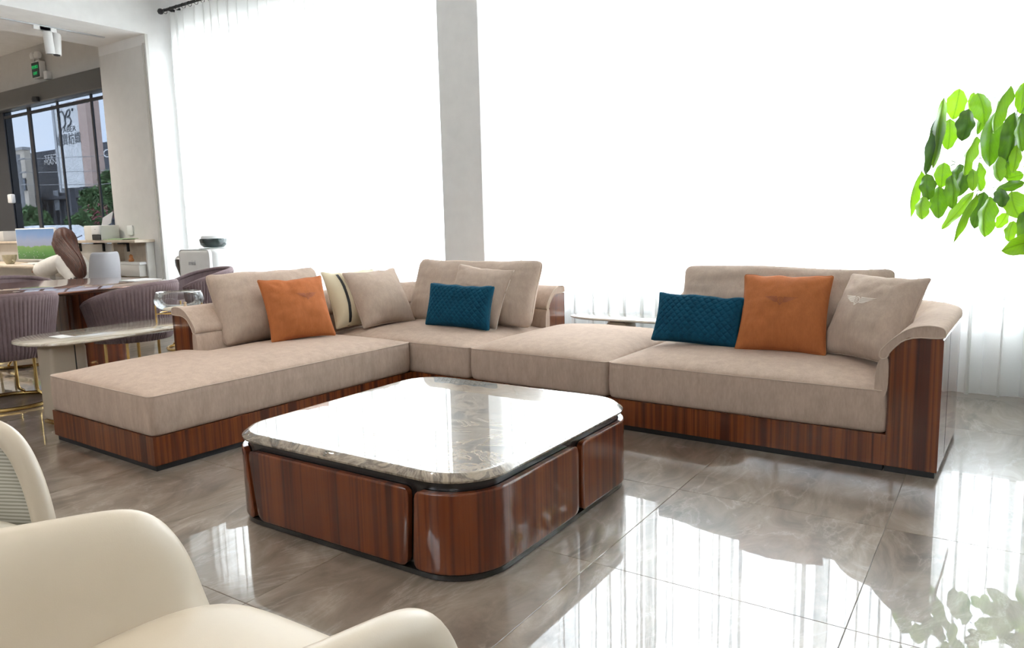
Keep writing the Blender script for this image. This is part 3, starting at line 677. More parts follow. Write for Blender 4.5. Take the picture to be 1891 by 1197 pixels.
# ================================================================== FOREGROUND ARMCHAIRS
def add_subsurf(o, lv=2):
    m = o.modifiers.new('subdivision', 'SUBSURF'); m.levels = lv; m.render_levels = lv; return o
def lerp(a, b, t): return a+(b-a)*t
def interp(tab, t):
    for (t0, *a), (t1, *b) in zip(tab, tab[1:]):
        if t <= t1:
            k = (t-t0)/(t1-t0); return [lerp(x, y, k) for x, y in zip(a, b)]
    return list(tab[-1][1:])
ch = empty('armchair', (-1.105, 0, 0), 0, 'cream leather tub armchair in the foreground facing the coffee table', 'armchair')
# U-shaped shell: half outline (x, y, ridge height, thickness) from the front tip to the middle of the back; front looks to +Y
half = [(0, .372, .905, .395, .55), (.04, .378, .885, .475, .8), (.10, .384, .850, .545, .95), (.18, .388, .805, .588, 1), (.28, .390, .74, .607, 1), (.45, .392, .62, .625, 1),
        (.62, .388, .46, .655, 1), (.78, .36, .30, .69, 1), (.92, .27, .16, .72, 1), (1.05, .14, .095, .735, 1), (1.15, 0, .08, .74, 1)]
pts = [(-x, y, z, k) for _, x, y, z, k in half] + [(x, y, z, k) for _, x, y, z, k in reversed(half[:-1])]
rings = []
for i, (x, y, z, k) in enumerate(pts):
    a, b = pts[max(i-1, 0)], pts[min(i+1, len(pts)-1)]; t = Vector((b[0]-a[0], b[1]-a[1])).normalized()
    if i < 6: t = t.lerp(Vector((0, -1)), .9).normalized()
    if i > len(pts)-7: t = t.lerp(Vector((0, 1)), .9).normalized()
    n = Vector((-t.y, t.x))
    hgt = z-.20
    sec = [(.055, .20), (-.005, .24), (-.030*k, .20+hgt*.45), (-.042*k, .20+hgt*.78), (-.030*k, z-.016), (.004, z), (.040*k, z-.020), (.066*k, .20+hgt*.78), (.095, .20+hgt*.45), (.15, .30), (.15, .22)]
    rings.append([(x+n.x*d, y+n.y*d, zz) for d, zz in sec])
add_subsurf(mesh('shell', *loft(rings), CREAM, ch, sharp=None))
def soft_slab(x0, x1, y0, y1, z0, z1, crown, n=14, p=4.5):
    cx, cy, hx, hy = (x0+x1)/2, (y0+y1)/2, (x1-x0)/2, (y1-y0)/2; rg = []
    for f, z in ((.86, z0), (.97, z0+.012), (1, lerp(z0, z1, .5)), (.985, z1-.03), (.93, z1-.006), (.8, z1+crown*.35), (.5, z1+crown*.8), (.15, z1+crown)):
        ring = []
        for k in range(32):
            a = 2*PI*k/32; c, s = math.cos(a), math.sin(a); q = (abs(c)**p+abs(s)**p)**(-1/p); ring.append((cx+hx*f*c*q, cy+hy*f*s*q, z))
        rg.append(ring)
    return loft(rg)
add_subsurf(mesh('seat', *soft_slab(-.315, .315, .20, .925, .24, .395, .028), CREAM, ch, sharp=None), 1)
mesh('pedestal', *lathe([(.2, 0), (.21, .012), (.05, .03), (.04, .21)], 24, (0, .5, 0)), BRASS, ch)
# second cream chair, only a corner of it reaches into the frame
SATIN = plain('silver_satin', (.40, .38, .32), .45, var=.12, vscale=5)
m, nt_, b_ = newmat('ribbed_satin'); SATIN = m
_tc = nd(nt_, 'TexCoord'); _wv = nd(nt_, 'TexWave', bands_direction='Z', Scale=30., Distortion=1.6, Detail=2.); _mp = nd(nt_, 'Mapping', Scale=(.25, .25, 1)); nt_.links.new(_tc.outputs['Object'], _mp.inputs[0]); nt_.links.new(_mp.outputs[0], _wv.inputs['Vector'])
_rr = ramp(nt_, [(.2, (.27, .255, .205)), (.8, (.50, .48, .42))]); nt_.links.new(_wv.outputs['Fac'], _rr.inputs[0]); nt_.links.new(_rr.outputs[0], b_.inputs['Base Color']); b_.inputs['Roughness'].default_value = .4
cb_ = empty('side_chair', (-2.215, .915, 0), math.radians(25), 'cream chair with silvery ribbed panel, cut off by the photo edge beside the armchair', 'chair')
out = [(.01, .30), (-.005, .40), (-.035, .50), (-.075, .575), (-.125, .612), (-.20, .628), (-.36, .632), (-.52, .628), (-.60, .60), (-.645, .55), (-.67, .47), (-.68, .30)]
for _ in range(2):
    out = [out[0]]+[tuple(lerp(p, q, k) for p, q in zip(a, b)) for a, b in zip(out, out[1:]) for k in (.25, .75)]+[out[-1]]
mesh('border', *tube([(x, .02*(z-.3)/.3, z) for x, z in out], .030, 12), CREAM, cb_, sharp=None)
pv = [(x*.985-.005, .01, z-.012) for x, z in out]+[(x*.985-.005, .045, z-.012) for x, z in out]; k = len(out)
mesh('back_panel', pv, [tuple(range(k-1, -1, -1)), tuple(range(k, 2*k))]+[(i, (i+1) % k, k+(i+1) % k, k+i) for i in range(k)], SATIN, cb_, smooth=False)
add_subsurf(mesh('seat', *soft_slab(-.66, .06, -.62, .005, .27, .375, .03, p=5), plain('pale_satin', (.62, .58, .49), .4, var=.06, vscale=18), cb_, sharp=None), 1)
for x in (-.6, 0.0):
    for y in (-.55, -.03): mesh('leg', *tube([(x, y, 0), (x, y, .29)], [.012, .018], 8), BRASS, cb_)

# ================================================================== CONSOLES AND BOWL
def console(name, loc, rz, hl, hw_, zt, label, legs, th=.028):
    c = empty(name, loc, rz, label, 'console table'); rg = []
    for ins, z in ((.05, zt-th), (.012, zt-th+.006), (0, zt-th+.014), (.002, zt-.004), (.012, zt)):
        ring = []
        for k in range(48):
            a = 2*PI*k/48; e = 2/2.6; cx_, sy_ = math.cos(a), math.sin(a)
            ring.append(((hw_-ins)*math.copysign(abs(cx_)**(2/2.2), cx_), math.copysign(hl-.33, sy_)*(1 if abs(sy_) > 1e-6 else 0) + (.33-ins)*math.copysign(abs(sy_)**e, sy_), z))
        rg.append(ring)
    mesh('stone_top', *loft(rg), WMARBLE, c, sharp=40)
    for y0, y1 in legs:
        l = mesh('leg_panel', *rbox(-.09, .09, y0, y1, .02, zt-th-.01, .03, 4), BEIGELEATHER, c)
        mesh('seam', *box(.0895, .092, (y0+y1)/2+.03, (y0+y1)/2+.036, .02, zt-th-.012), BLACKM, l, smooth=False)
        mesh('shoe', *rbox(-.088, .088, y0+.004, y1-.004, 0, .022, .006), BRASS, c); mesh('cap', *box(-.07, .07, y0+.03, y1-.03, zt-th-.011, zt-th+.001), BLACKM, c, smooth=False)
    return c
console('console_table', (-4.80, 2.81, 0), 0, .855, .285, .525, 'oval cream marble console on beige leather legs behind the chaise', [(-.72, -.50), (.47, .69)])
console('console_table', (-1.90, 5.09, 0), PI/2, .93, .165, .428, 'white marble console behind the ottoman in front of the curtain', [(-.6, -.42), (.42, .6)])
bw = empty('fish_bowl', (-4.88, 3.05, .525), 0, 'round glass bowl on a thin brass stand on the marble console', 'bowl')
prof = [(0, .062), (.07, .063), (.125, .078), (.155, .105), (.165, .14), (.158, .175), (.147, .196)]
mesh('bowl', *lathe(prof, 40), BOWLGLASS, bw, sharp=None)
mesh('bowl_rim', *tube([(.147*math.cos(a), .147*math.sin(a), .196) for a in [2*PI*k/40 for k in range(40)]], .0028, 6, closed=True), BOWLGLASS, bw)
mesh('sand', *lathe([(0, .066), (.07, .067), (.11, .078), (.10, .085), (.04, .092), (0, .09)], 24), plain('pale_sand', (.62, .52, .42), .9, var=.2, vscale=60), bw)
mesh('ornament', *lathe([(.0, .085), (.014, .09), (.008, .11), (.012, .12), (0, .128)], 8, (.04, .02, 0)), plain('tan_ceramic', (.5, .36, .24), .6), bw)
mesh('stand_ring', *tube([(.13*math.cos(a), .13*math.sin(a), .055) for a in [2*PI*k/32 for k in range(32)]], .004, 6, closed=True), BRASS, bw)
for k in range(3):
    a = 2*PI*k/3+2.53
    mesh('stand_leg', *tube([(.172*math.cos(a), .172*math.sin(a), 0), (.172*math.cos(a), .172*math.sin(a), .118)], .0055, 8), BRASS, bw)
    mesh('stand_bar', *tube([(.172*math.cos(a), .172*math.sin(a), .055), (0, 0, .055)], .004, 6), BRASS, bw)
tag(mesh('paper_sheet', *box(-4.88, -4.73, 2.17, 2.25, .526, .527), WHITEP, smooth=False), 'white paper slip lying near the tip of the marble console', 'paper')

# ================================================================== DINING GROUP
def tub_chair(loc, face, label):
    """face: compass angle of the opening, degrees from +X"""
    t = empty('dining_chair', loc, math.radians(face), label, 'chair', 'mauve tub chairs round the dining table')
    A, NF = math.radians(118), 56; cols = NF*6; vs, fs = [], []
    def ztop(a): return .762-.14*(abs(a)/A)**2.4
    rows = [0, .12, .3, .5, .7, .88, .965, 1]
    for j, v in enumerate(rows):
        for i in range(cols+1):
            a = -A+2*A*i/cols; z = lerp(.33, ztop(a), v); r = lerp(.305, .37, v**1.3) - (.02*(1-v/.12) if v < .12 else 0) - (.012 if v == 1 else 0)
            fl = abs(math.sin(PI*i/6)); r += .007*(fl**.7-.6)*(1 if v < .96 else .1)
            vs.append((-r*math.cos(a), r*math.sin(a), z))
    m_ = cols+1
    for j in range(len(rows)-1):
        for i in range(cols): q = j*m_+i; fs.append((q, q+m_, q+m_+1, q+1))
    s = mesh('back_shell', vs, fs, MAUVE, t, sharp=50)
    # inner face and rolled edge
    iv, if_ = [], []; c2 = 40
    for j, v in enumerate((0, .25, .6, .9, 1)):
        for i in range(c2+1):
            a = -A+2*A*i/c2; z = lerp(.40, ztop(a)-.004, v); r = lerp(.26, .33, v**1.2)+(.006 if v == 1 else 0); iv.append((-r*math.cos(a), r*math.sin(a), z))
    for j in range(4):
        for i in range(c2): q = j*(c2+1)+i; if_.append((q+1, q+c2+2, q+c2+1, q))
    mesh('inner_back', iv, if_, MAUVE, t, sharp=None)
    ed = [(-.343*math.cos(a), .343*math.sin(a), ztop(a)-.004) for a in [-A+2*A*i/c2 for i in range(c2+1)]]
    e0 = [(-lerp(.25, .343, k)*math.cos(A), -lerp(.25, .343, k)*math.sin(A), lerp(.36, ztop(A)-.004, k)) for k in (0, .35, .7)]; e1 = [(x, -y, z) for x, y, z in reversed(e0)]
    mesh('edge_roll', *tube(e0+ed+e1, .021, 8), MAUVE, t, sharp=None)
    add_subsurf(mesh('seat', *soft_slab(-.27, .28, -.265, .265, .34, .455, .022, p=2.6), MAUVE, t, sharp=None), 1)
    mesh('base_ring', *tube([(.29*math.cos(a), .29*math.sin(a), .013) for a in [2*PI*k/48 for k in range(48)]], .013, 8, closed=True), BRASS, t)
    for k in range(4):
        a = PI/4+PI/2*k; c, s_ = math.cos(a), math.sin(a)
        mesh('leg', *tube([(.19*c, .19*s_, .36), (.19*c, .19*s_, .10), (.195*c, .195*s_, .075), (.215*c, .215*s_, .06), (.28*c, .28*s_, .03)], .011, 8), BRASS, t)
    return t
c1 = tub_chair((-5.67, 2.215, 0), 182, 'mauve fluted tub chair with brass ring base at the photo edge by the console')
def chair_copy(loc, face, label):
    c = copy_tree(c1); c.location = loc; c.rotation_euler = (0, 0, math.radians(face)); c['label'] = label; return c
chair_copy((-5.63, 3.10, 0), 208, 'mauve fluted tub chair seen from behind, behind the glass bowl')
chair_copy((-6.62, 4.32, 0), 250, 'mauve tub chair at the far end of the dining table, next to the white fridge')
chair_copy((-7.32, 3.02, 0), 0, 'mauve tub chair across the dining table, its back rising beside the cup')
dt = empty('dining_table', (-6.34, 2.10, 0), 0, 'long dining table with glossy brown top and a dark wood pedestal', 'table')
TOPWOOD = veneer('glossy_brown_top', (.06, .02, .012), (.20, .075, .035), 5., 2.)
rg = []
for ins, z in ((.10, .705), (.03, .715), (.0, .732), (.004, .738), (.012, .74)):
    rg.append([((.83-ins)*math.copysign(abs(math.cos(a))**.62, math.cos(a)), (1.58-ins)*math.copysign(abs(math.sin(a))**.72, math.sin(a)), z) for a in [2*PI*k/64 for k in range(64)]])
v, f = loft(rg); mesh('table_top', v, f, TOPWOOD, dt, uv=[(p[0], p[1]) for p in v], sharp=40)
for y in (-.85, 1.12):
    v, f = loft([[(x, yy+y, z) for x, yy in rrect(-.15, 0, .44, .5, .12, 6)] for z in (.0, .705)])
    mesh('pedestal', v, f, WOOD, dt, uv=[(p[0]+p[1], p[2]) for p in v], sharp=40)
tag(mesh('brochure', *box(-6.22, -5.98, 3.36, 3.60, .741, .746), WHITEP, smooth=False), 'white brochure at the far end of the dining table', 'paper')

# ================================================================== FRIDGE CORNER
fr = empty('mini_fridge', (-7.19, 4.93, 0), 0, 'small white rounded fridge marked mini in the corner by the curtain', 'fridge')
mesh('body', *rbox(-.27, .27, -.17, .25, .02, .945, .05, 4), WHITEP, fr)
dr_ = mesh('door', *rbox(-.27, .27, -.235, -.178, .04, .94, .045, 5), plain('fridge_white', (.72, .71, .69), .35), fr)
text('lettering', 'mini', .075, GREYP, dr_, (-.02, -.237, .80))
for x in (-.2, .2): mesh('foot', *lathe([(.02, 0), (.02, .025)], 10, (x, 0, 0)), BLACKM, fr)
DGLASS = plain('smoked_glass', (.02, .035, .035), .12, coat=.6)
pot = empty('glass_bowl', (-7.15, 4.93, .945), 0, 'dark smoked oval bowl with its blown-out top painted white, standing on the white fridge', 'bowl')
mesh('plate', *lathe([(.0, 0), (.15, 0), (.155, .006), (.0, .008)], 28), WHITEP, pot)
mesh('vessel', *lathe([(0, .012), (.105, .012), (.135, .04), (.145, .085), (.142, .105), (.133, .108), (0, .10)], 32), DGLASS, pot)
mesh('lid', *lathe([(.13, .106), (.12, .135), (.06, .15), (0, .152)], 28), WHITEP, pot)  # white colour stands in for glare on the bowl's top
vs_ = empty('lidded_jar', (-7.66, 4.93, 0), 0, 'dark brown glazed jar with lid beside the white fridge', 'jar')
mesh('stand', *lathe([(.12, 0), (.12, .02), (.04, .03), (.04, .58), (.1, .6), (.1, .62)], 20), WHITEP, vs_)
JAR = plain('dark_glaze', (.022, .014, .010), .2, coat=.5)
mesh('jar_body', *lathe([(.07, .62), (.085, .63), (.125, .76), (.13, .82), (.115, .83), (0, .83)], 24), JAR, vs_)
ld = mesh('jar_lid', *lathe([(.128, .83), (.10, .862), (.03, .88), (0, .88)], 24), plain('grey_glaze', (.32, .29, .28), .3), vs_)
mesh('knob', *lathe([(.012, .87), (.012, .90), (.028, .905), (.022, .918), (0, .92)], 12), JAR, ld)

# ================================================================== OFFICE
OW = plain('office_white_board', (.66, .64, .60), .5)
dk = empty('office_desk', (0, 0, 0), 0, 'pale office desk with raised shelf along the glass front', 'desk')
mesh('desk_top', *rbox(-13.2, -9.75, 4.42, 5.05, .715, .745, .006), PALEWOOD, dk)
mesh('back_board', *box(-13.2, -9.35, 5.055, 5.08, 0, 1.0), OW, dk, smooth=False)
mesh('shelf', *rbox(-13.2, -8.64, 4.90, 5.155, 1.012, 1.045, .005), PALEWOOD, dk)
for x in (-12.6, -11.1, -10.2, -9.62, -9.05): mesh('bracket', *join([box(x-.012, x+.012, 4.92, 5.05, .995, 1.011), box(x-.012, x+.012, 5.03, 5.055, .90, 1.011)]), BLACKM, dk, smooth=False)
for x in (-13.1, -9.85): mesh('leg', *box(x-.03, x+.03, 4.46, 4.52, 0, .714), OW, dk, smooth=False)
cbn = empty('drawer_unit', (0, 0, 0), 0, 'white drawer unit with open niche under the printer shelf', 'cabinet')
mesh('side_panel', *box(-8.70, -8.67, 5.06, 5.155, 0, 1.010), OW, cbn, smooth=False)
mesh('side_panel', *box(-9.34, -9.31, 5.0, 5.155, 0, 1.010), PALEWOOD, cbn, smooth=False)
mesh('back_panel', *box(-9.31, -8.70, 5.13, 5.152, 0, 1.010), PALEWOOD, cbn, smooth=False)
mesh('middle_shelf', *box(-9.34, -8.70, 4.97, 5.13, .745, .775), plain('white_laminate', (.75, .75, .74), .35), cbn, smooth=False)
mesh('drawer', *rbox(-9.33, -8.72, 4.97, 5.12, .60, .742, .004), OW, cbn)
mesh('low_shelf', *box(-9.34, -8.70, 5.0, 5.13, .20, .225), PALEWOOD, cbn, smooth=False)
tag(mesh('ornament', *lathe([(.0, .776), (.028, .778), (.034, .80), (.02, .825), (.024, .85), (0, .87)], 12, (-8.98, 5.03, 0)), plain('amber_ornament', (.55, .22, .08), .4)), 'small amber ornament on the white drawer unit', 'ornament')
pr = empty('printer', (-9.54, 5.02, 1.045), math.radians(-4), 'white desktop printer with raised paper tray on the shelf', 'printer')
mesh('body', *rbox(-.30, .17, -.11, .12, 0, .185, .012), plain('printer_white', (.70, .69, .64), .4), pr)
mesh('front_cover', *rbox(-.06, .165, -.122, -.108, .075, .18, .004), WHITEP, pr)
mesh('output_slot', *box(-.06, .165, -.118, -.108, .005, .07), BLACKM, pr, smooth=False)
tr_ = mesh('paper_tray', *rbox(-.15, .15, -.006, .006, 0, .16, .004), GREYP, pr); tr_.location = (-.12, .09, .175); tr_.rotation_euler = (-.35, -.25, 0)
mesh('badge', *box(.03, .07, -.1235, -.122, .135, .142), GREYP, pr, smooth=False)
cblk = plain('cable_blue', (.03, .05, .12), .5)
tag(mesh('printer_cable', *tube([(-9.90, 4.93, 1.11), (-9.97, 4.87, 1.07), (-10.02, 4.845, 1.02), (-10.1, 4.84, .90), (-10.16, 4.84, .746)], .007, 6), cblk), 'thin dark cable hanging from the printer to the desk', 'cable')
tag(mesh('paper_stack', *join([box(-9.38, -8.98, 4.92, 5.1, 1.046, 1.056), box(-9.30, -8.90, 4.94, 5.1, 1.056, 1.063)]), plain('green_paper', (.38, .5, .3), .7), smooth=False), 'flat green and white papers on the shelf beside the printer', 'paper')
tag(mesh('wall_socket', *rbox(-9.22, -9.10, 5.145, 5.160, 1.10, 1.22, .004), WHITEP), 'white wall socket above the shelf beside the printer', 'socket')
# monitor with a meadow wallpaper
mo = empty('monitor', (-10.98, 4.86, .745), math.radians(4), 'white framed monitor showing a flower meadow on the desk', 'monitor')
mesh('housing', *rbox(-.48, .48, -.012, .02, .04, .475, .008), WHITEP, mo)
m, nt_, b_ = newmat('meadow_screen'); L = nt_.links.new
_tc = nd(nt_, 'TexCoord'); _sp = nd(nt_, 'SeparateXYZ'); L(_tc.outputs['Object'], _sp.inputs[0])
_nz = nd(nt_, 'TexNoise', Scale=7., Detail=4.); L(_tc.outputs['Object'], _nz.inputs['Vector'])
_ad = nd(nt_, 'Math', operation='MULTIPLY_ADD'); _ad.inputs[1].default_value = .10; L(_nz.outputs['Fac'], _ad.inputs[0]); L(_sp.outputs[2], _ad.inputs[2])
_mr = nd(nt_, 'MapRange'); _mr.inputs['From Min'].default_value = .10; _mr.inputs['From Max'].default_value = .53; L(_ad.outputs[0], _mr.inputs[0])
_rr = ramp(nt_, [(0, (.05, .16, .03)), (.2, (.10, .30, .05)), (.40, (.24, .42, .10)), (.43, (.40, .42, .52)), (.6, (.42, .46, .60)), (.8, (.26, .40, .66)), (1, (.17, .33, .58))]); L(_mr.outputs[0], _rr.inputs[0])
_vo = nd(nt_, 'TexVoronoi', Scale=26.); L(_tc.outputs['Object'], _vo.inputs['Vector'])
_lt = nd(nt_, 'Math', operation='LESS_THAN'); _lt.inputs[1].default_value = .16; L(_vo.outputs['Distance'], _lt.inputs[0])
_l2 = nd(nt_, 'Math', operation='LESS_THAN'); _l2.inputs[1].default_value = .17; L(_sp.outputs[2], _l2.inputs[0])
_ml = nd(nt_, 'Math', operation='MULTIPLY'); L(_lt.outputs[0], _ml.inputs[0]); L(_l2.outputs[0], _ml.inputs[1])
_mx = nd(nt_, 'Mix', data_type='RGBA'); L(_ml.outputs[0], _mx.inputs[0]); L(_rr.outputs[0], _mx.inputs[6]); _mx.inputs[7].default_value = (.75, .62, .68, 1)
b_.inputs['Base Color'].default_value = (.01, .01, .01, 1); L(_mx.outputs[2], b_.inputs['Emission Color']); b_.inputs['Emission Strength'].default_value = .75; b_.inputs['Roughness'].default_value = .3
mesh('screen', *box(-.465, .465, -.0135, -.011, .057, .46), m, mo, smooth=False)
mesh('foot', *rbox(-.12, .12, -.08, .12, 0, .012, .004), WHITEP, mo); mesh('neck', *box(-.03, .03, .02, .05, .01, .25), WHITEP, mo, smooth=False)
p_ = ray_point(19, 488, 4.62)
cp = empty('cup', (p_.x, p_.y, .745), 0, 'beige stoneware cup on the office desk beside the monitor', 'cup')
CER = plain('stoneware', (.45, .40, .28), .5, var=.15, vscale=20)
mesh('bowl', *lathe([(.045, 0), (.05, .01), (.078, .06), (.088, .125), (.082, .126), (.07, .06), (0, .015)], 24), CER, cp)
mesh('handle', *tube([(.08, 0, .05), (.115, 0, .05), (.122, 0, .03), (.10, 0, .018), (.06, 0, .02)], .008, 6), CER, cp)
p_ = ray_point(62, 498, 4.68)
tag(mesh('notebook', *box(p_.x-.12, p_.x+.22, p_.y-.1, p_.y+.1, .746, .757), WHITEP, smooth=False), 'white notebook under the woman\'s hand on the desk', 'notebook')
pw = ray_point(3, 367, 5.3)
tag(mesh('wall_sensor', *rbox(pw.x-.06, pw.x+.07, 5.40, 5.47, pw.z-.07, pw.z+.07, .02), WHITEP), 'small white device fixed to the dark door frame', 'sensor')
p_ = ray_point(8, 441, 5.0)
tag(mesh('storage_box', *rbox(p_.x-.5, p_.x+.22, 4.9, 5.12, 1.046, 1.19, .006), plain('pale_box', (.55, .54, .52), .5)), 'pale box on the shelf at the photo edge left of the monitor', 'box')
# grey shell chair of the woman
oc = empty('office_chair', (-8.93, 4.60, 0), math.radians(-8), 'light grey shell office chair under the woman', 'chair')
SH = plain('light_grey_shell', (.40, .39, .41), .45)
rg = []
for (x, z, w, cv) in ((-.26, .455, .20, .0), (-.10, .44, .23, .01), (.06, .45, .235, .02), (.16, .50, .235, .04), (.215, .60, .23, .07), (.245, .72, .225, .075), (.26, .83, .215, .07), (.265, .90, .20, .06), (.262, .915, .17, .05)):
    rg.append([(x-cv*(abs(t)**2), w*t*.74, z+(.05*abs(t)**3 if x < .17 else 0)) for t in [-1+.2*i for i in range(11)]])
vs, fs = loft(rg, closed=False); n0 = len(vs)
sh = mesh('seat_shell', vs, fs, SH, oc, sharp=None); sm = sh.modifiers.new('thickness', 'SOLIDIFY'); sm.thickness = .025; sm.offset = 1; add_subsurf(sh, 1)
mesh('gas_lift', *lathe([(.03, .08), (.03, .25), (.02, .26), (.02, .43)], 12), BLACKM, oc)
for k in range(5):
    a = 2*PI*k/5+.5; c, s = math.cos(a), math.sin(a)
    lg = mesh('base_arm', *tube([(0, 0, .10), (.28*c, .28*s, .075)], [.025, .016], 6), BLACKM, oc)
    mesh('castor', *lathe([(.0, -.018), (.03, -.018), (.033, 0), (.03, .018), (0, .018)], 12), BLACKM, lg)
    ca = lg.children[0]; ca.location = (.28*c, .28*s, .034); ca.rotation_euler = (PI/2, 0, a)
# ------------------------------------------------------------------ the woman at the desk
SKIN = plain('skin', (.52, .32, .23), .55); BLOUSE = plain('white_blouse', (.74, .71, .66), .7, var=.06, vscale=14, bump=.3, bscale=14); TROUSER = plain('dark_trousers', (.03, .03, .035), .8)
HAIR, hn, hb = newmat('auburn_hair'); _tc = nd(hn, 'TexCoord'); _mp = nd(hn, 'Mapping', Scale=(60, 60, 3)); _nz = nd(hn, 'TexNoise', Scale=1.5, Detail=3.); hn.links.new(_tc.outputs['Object'], _mp.inputs[0]); hn.links.new(_mp.outputs[0], _nz.inputs['Vector'])
_rr = ramp(hn, [(.3, (.026, .007, .0035)), (.7, (.105, .026, .009))]); hn.links.new(_nz.outputs['Fac'], _rr.inputs[0]); hn.links.new(_rr.outputs[0], hb.inputs['Base Color']); hb.inputs['Roughness'].default_value = .6
pe = empty('person', (-9.12, 4.52, 0), 0, 'long-haired person in a white puff-sleeved blouse leaning over the desk', 'person')
O = Vector((-9.12, 4.52, 0))
def J(px, py, Y): return ray_point(px, py, Y)-O
hips = Vector((.05, .0, .53)); waist = J(150, 516, 4.5); chest = J(137, 492, 4.52); neck = J(124, 470, 4.53); headc = J(117, 448, 4.55)
shl, ell, hal = J(112, 484, 4.40), J(82, 497, 4.42), J(66, 500, 4.66)
shr, elr, har = J(138, 480, 4.70), J(110, 500, 4.84), J(86, 501, 4.86)
def skin(name, joints, edges, mat, parent, lv=2, root=0):
    me = bpy.data.meshes.new(name); me.from_pydata([tuple(p) for p, _ in joints], edges, []); o = bpy.data.objects.new(name, me); COL.objects.link(o); o.parent = parent
    md = o.modifiers.new('skin', 'SKIN'); md.use_smooth_shade = True
    for v, (_, r) in zip(me.skin_vertices[0].data, joints): v.radius = r if isinstance(r, tuple) else (r, r)
    me.skin_vertices[0].data[root].use_root = True
    add_subsurf(o, lv); me.materials.append(mat); return o
hd = hal-ell; hd.normalize(); side = hd.cross(Vector((0, 0, 1))).normalized()
kl, fl_ = Vector((-.46, -.10, .50)), Vector((-.44, -.10, .07)); kr, fr_ = Vector((-.46, .12, .50)), Vector((-.44, .12, .07))
jt = [(hips, (.15, .12)), (waist, (.115, .09)), (chest, (.13, .09)), (neck, .05), (neck.lerp(headc, .45), .055), (headc, (.088, .095)), (headc+Vector((-.03, 0, .075)), (.065, .07)),
      (shl, .055), (ell, .038), (hal.lerp(ell, .12), .026), (shr, .055), (elr, .038), (har, .026),
      (hips+Vector((-.06, -.09, -.01)), .085), (kl, .06), (fl_, .04), (fl_+Vector((-.15, 0, -.03)), .03), (hips+Vector((-.06, .09, -.01)), .085), (kr, .06), (fr_, .04), (fr_+Vector((-.15, 0, -.03)), .03)]
ed = [(0, 1), (1, 2), (2, 3), (3, 4), (4, 5), (5, 6), (2, 7), (7, 8), (8, 9), (2, 10), (10, 11), (11, 12), (0, 13), (13, 14), (14, 15), (15, 16), (0, 17), (17, 18), (18, 19), (19, 20)]
b0 = len(jt); jt += [(hal, (.034, .018))]; ed.append((9, b0)); jt += [(hal+hd*.05, (.036, .016))]; ed.append((b0, b0+1))
for q, (s_, l_) in enumerate(((-.028, .055), (-.010, .068), (.009, .064), (.027, .048))):
    b1 = len(jt); a_ = hal+hd*.07+side*s_; jt += [(a_, .0095), (a_+hd*l_*.55+Vector((0, 0, -.006)), .0088), (a_+hd*l_+Vector((0, 0, -.022)), .0075)]; ed += [(b0+1, b1), (b1, b1+1), (b1+1, b1+2)]
b1 = len(jt); a_ = hal+hd*.015+side*.045; jt += [(a_, .011), (a_+hd*.03+side*.012, .009)]; ed += [(b0, b1), (b1, b1+1)]
skin('body', jt, ed, SKIN, pe)
fd = Vector((-.93, .12, -.34)).normalized()
mesh('nose', *lathe([(0, .03), (.008, .02), (.014, -.01), (0, -.016)], 8, headc+fd*.097), SKIN, pe)
wr_ = ell.lerp(hal, .72)
skin('blouse', [(hips+Vector((0, 0, .03)), (.185, .165)), (waist, (.165, .14)), (waist.lerp(chest, .55), (.17, .135)), (chest, (.17, .125)), (neck-Vector((0, 0, .015)), .08),
                (shl, .10), (shl.lerp(ell, .45), .115), (ell.lerp(hal, .02), .112), (ell.lerp(hal, .45), .095), (wr_, .04),
                (shr, .09), (shr.lerp(elr, .5), .105), (elr, .095), (elr.lerp(har, .7), .04)],
     [(0, 1), (1, 2), (2, 3), (3, 4), (3, 5), (5, 6), (6, 7), (7, 8), (8, 9), (3, 10), (10, 11), (11, 12), (12, 13)], BLOUSE, pe)
skin('trousers', [(hips-Vector((0, 0, .03)), (.14, .11)), (hips+Vector((-.07, -.09, -.01)), .10), (kl, .075), (fl_+Vector((0, 0, .03)), .06), (hips+Vector((-.07, .09, -.01)), .10), (kr, .075), (fr_+Vector((0, 0, .03)), .06)], [(0, 1), (1, 2), (2, 3), (0, 4), (4, 5), (5, 6)], TROUSER, pe)
# hair: a cap over the skull and long locks flowing down the back
hp = [(J(110, 431, 4.55), .05, .06), (J(116, 430, 4.55), .09, .10), (J(119, 437, 4.55), .128, .128), (J(120, 448, 4.53), .146, .135), (J(124, 460, 4.52), .142, .12), (J(132, 473, 4.48), .132, .095), (J(141, 485, 4.45), .128, .075), (J(149, 497, 4.42), .115, .06), (J(153, 505, 4.40), .085, .045), (J(155, 510, 4.40), .03, .02)]
rg = []
for i, (c_, a, b) in enumerate(hp):
    t = (hp[min(i+1, len(hp)-1)][0]-hp[max(i-1, 0)][0]).normalized(); s1 = t.cross(Vector((-.5, -1, .2))).normalized(); s2 = t.cross(s1).normalized(); ring = []
    for k in range(56): an = 2*PI*k/56; w = 1+(.05*math.sin(an*9+i*.25)+.03*math.sin(an*17-i*.4))*min(1, i/3); ring.append(c_+s1*a*w*math.cos(an)+s2*b*w*math.sin(an))
    rg.append(ring)
hr = add_subsurf(mesh('hair', *loft(rg), HAIR, pe, sharp=None), 1)
rh = random.Random(3)
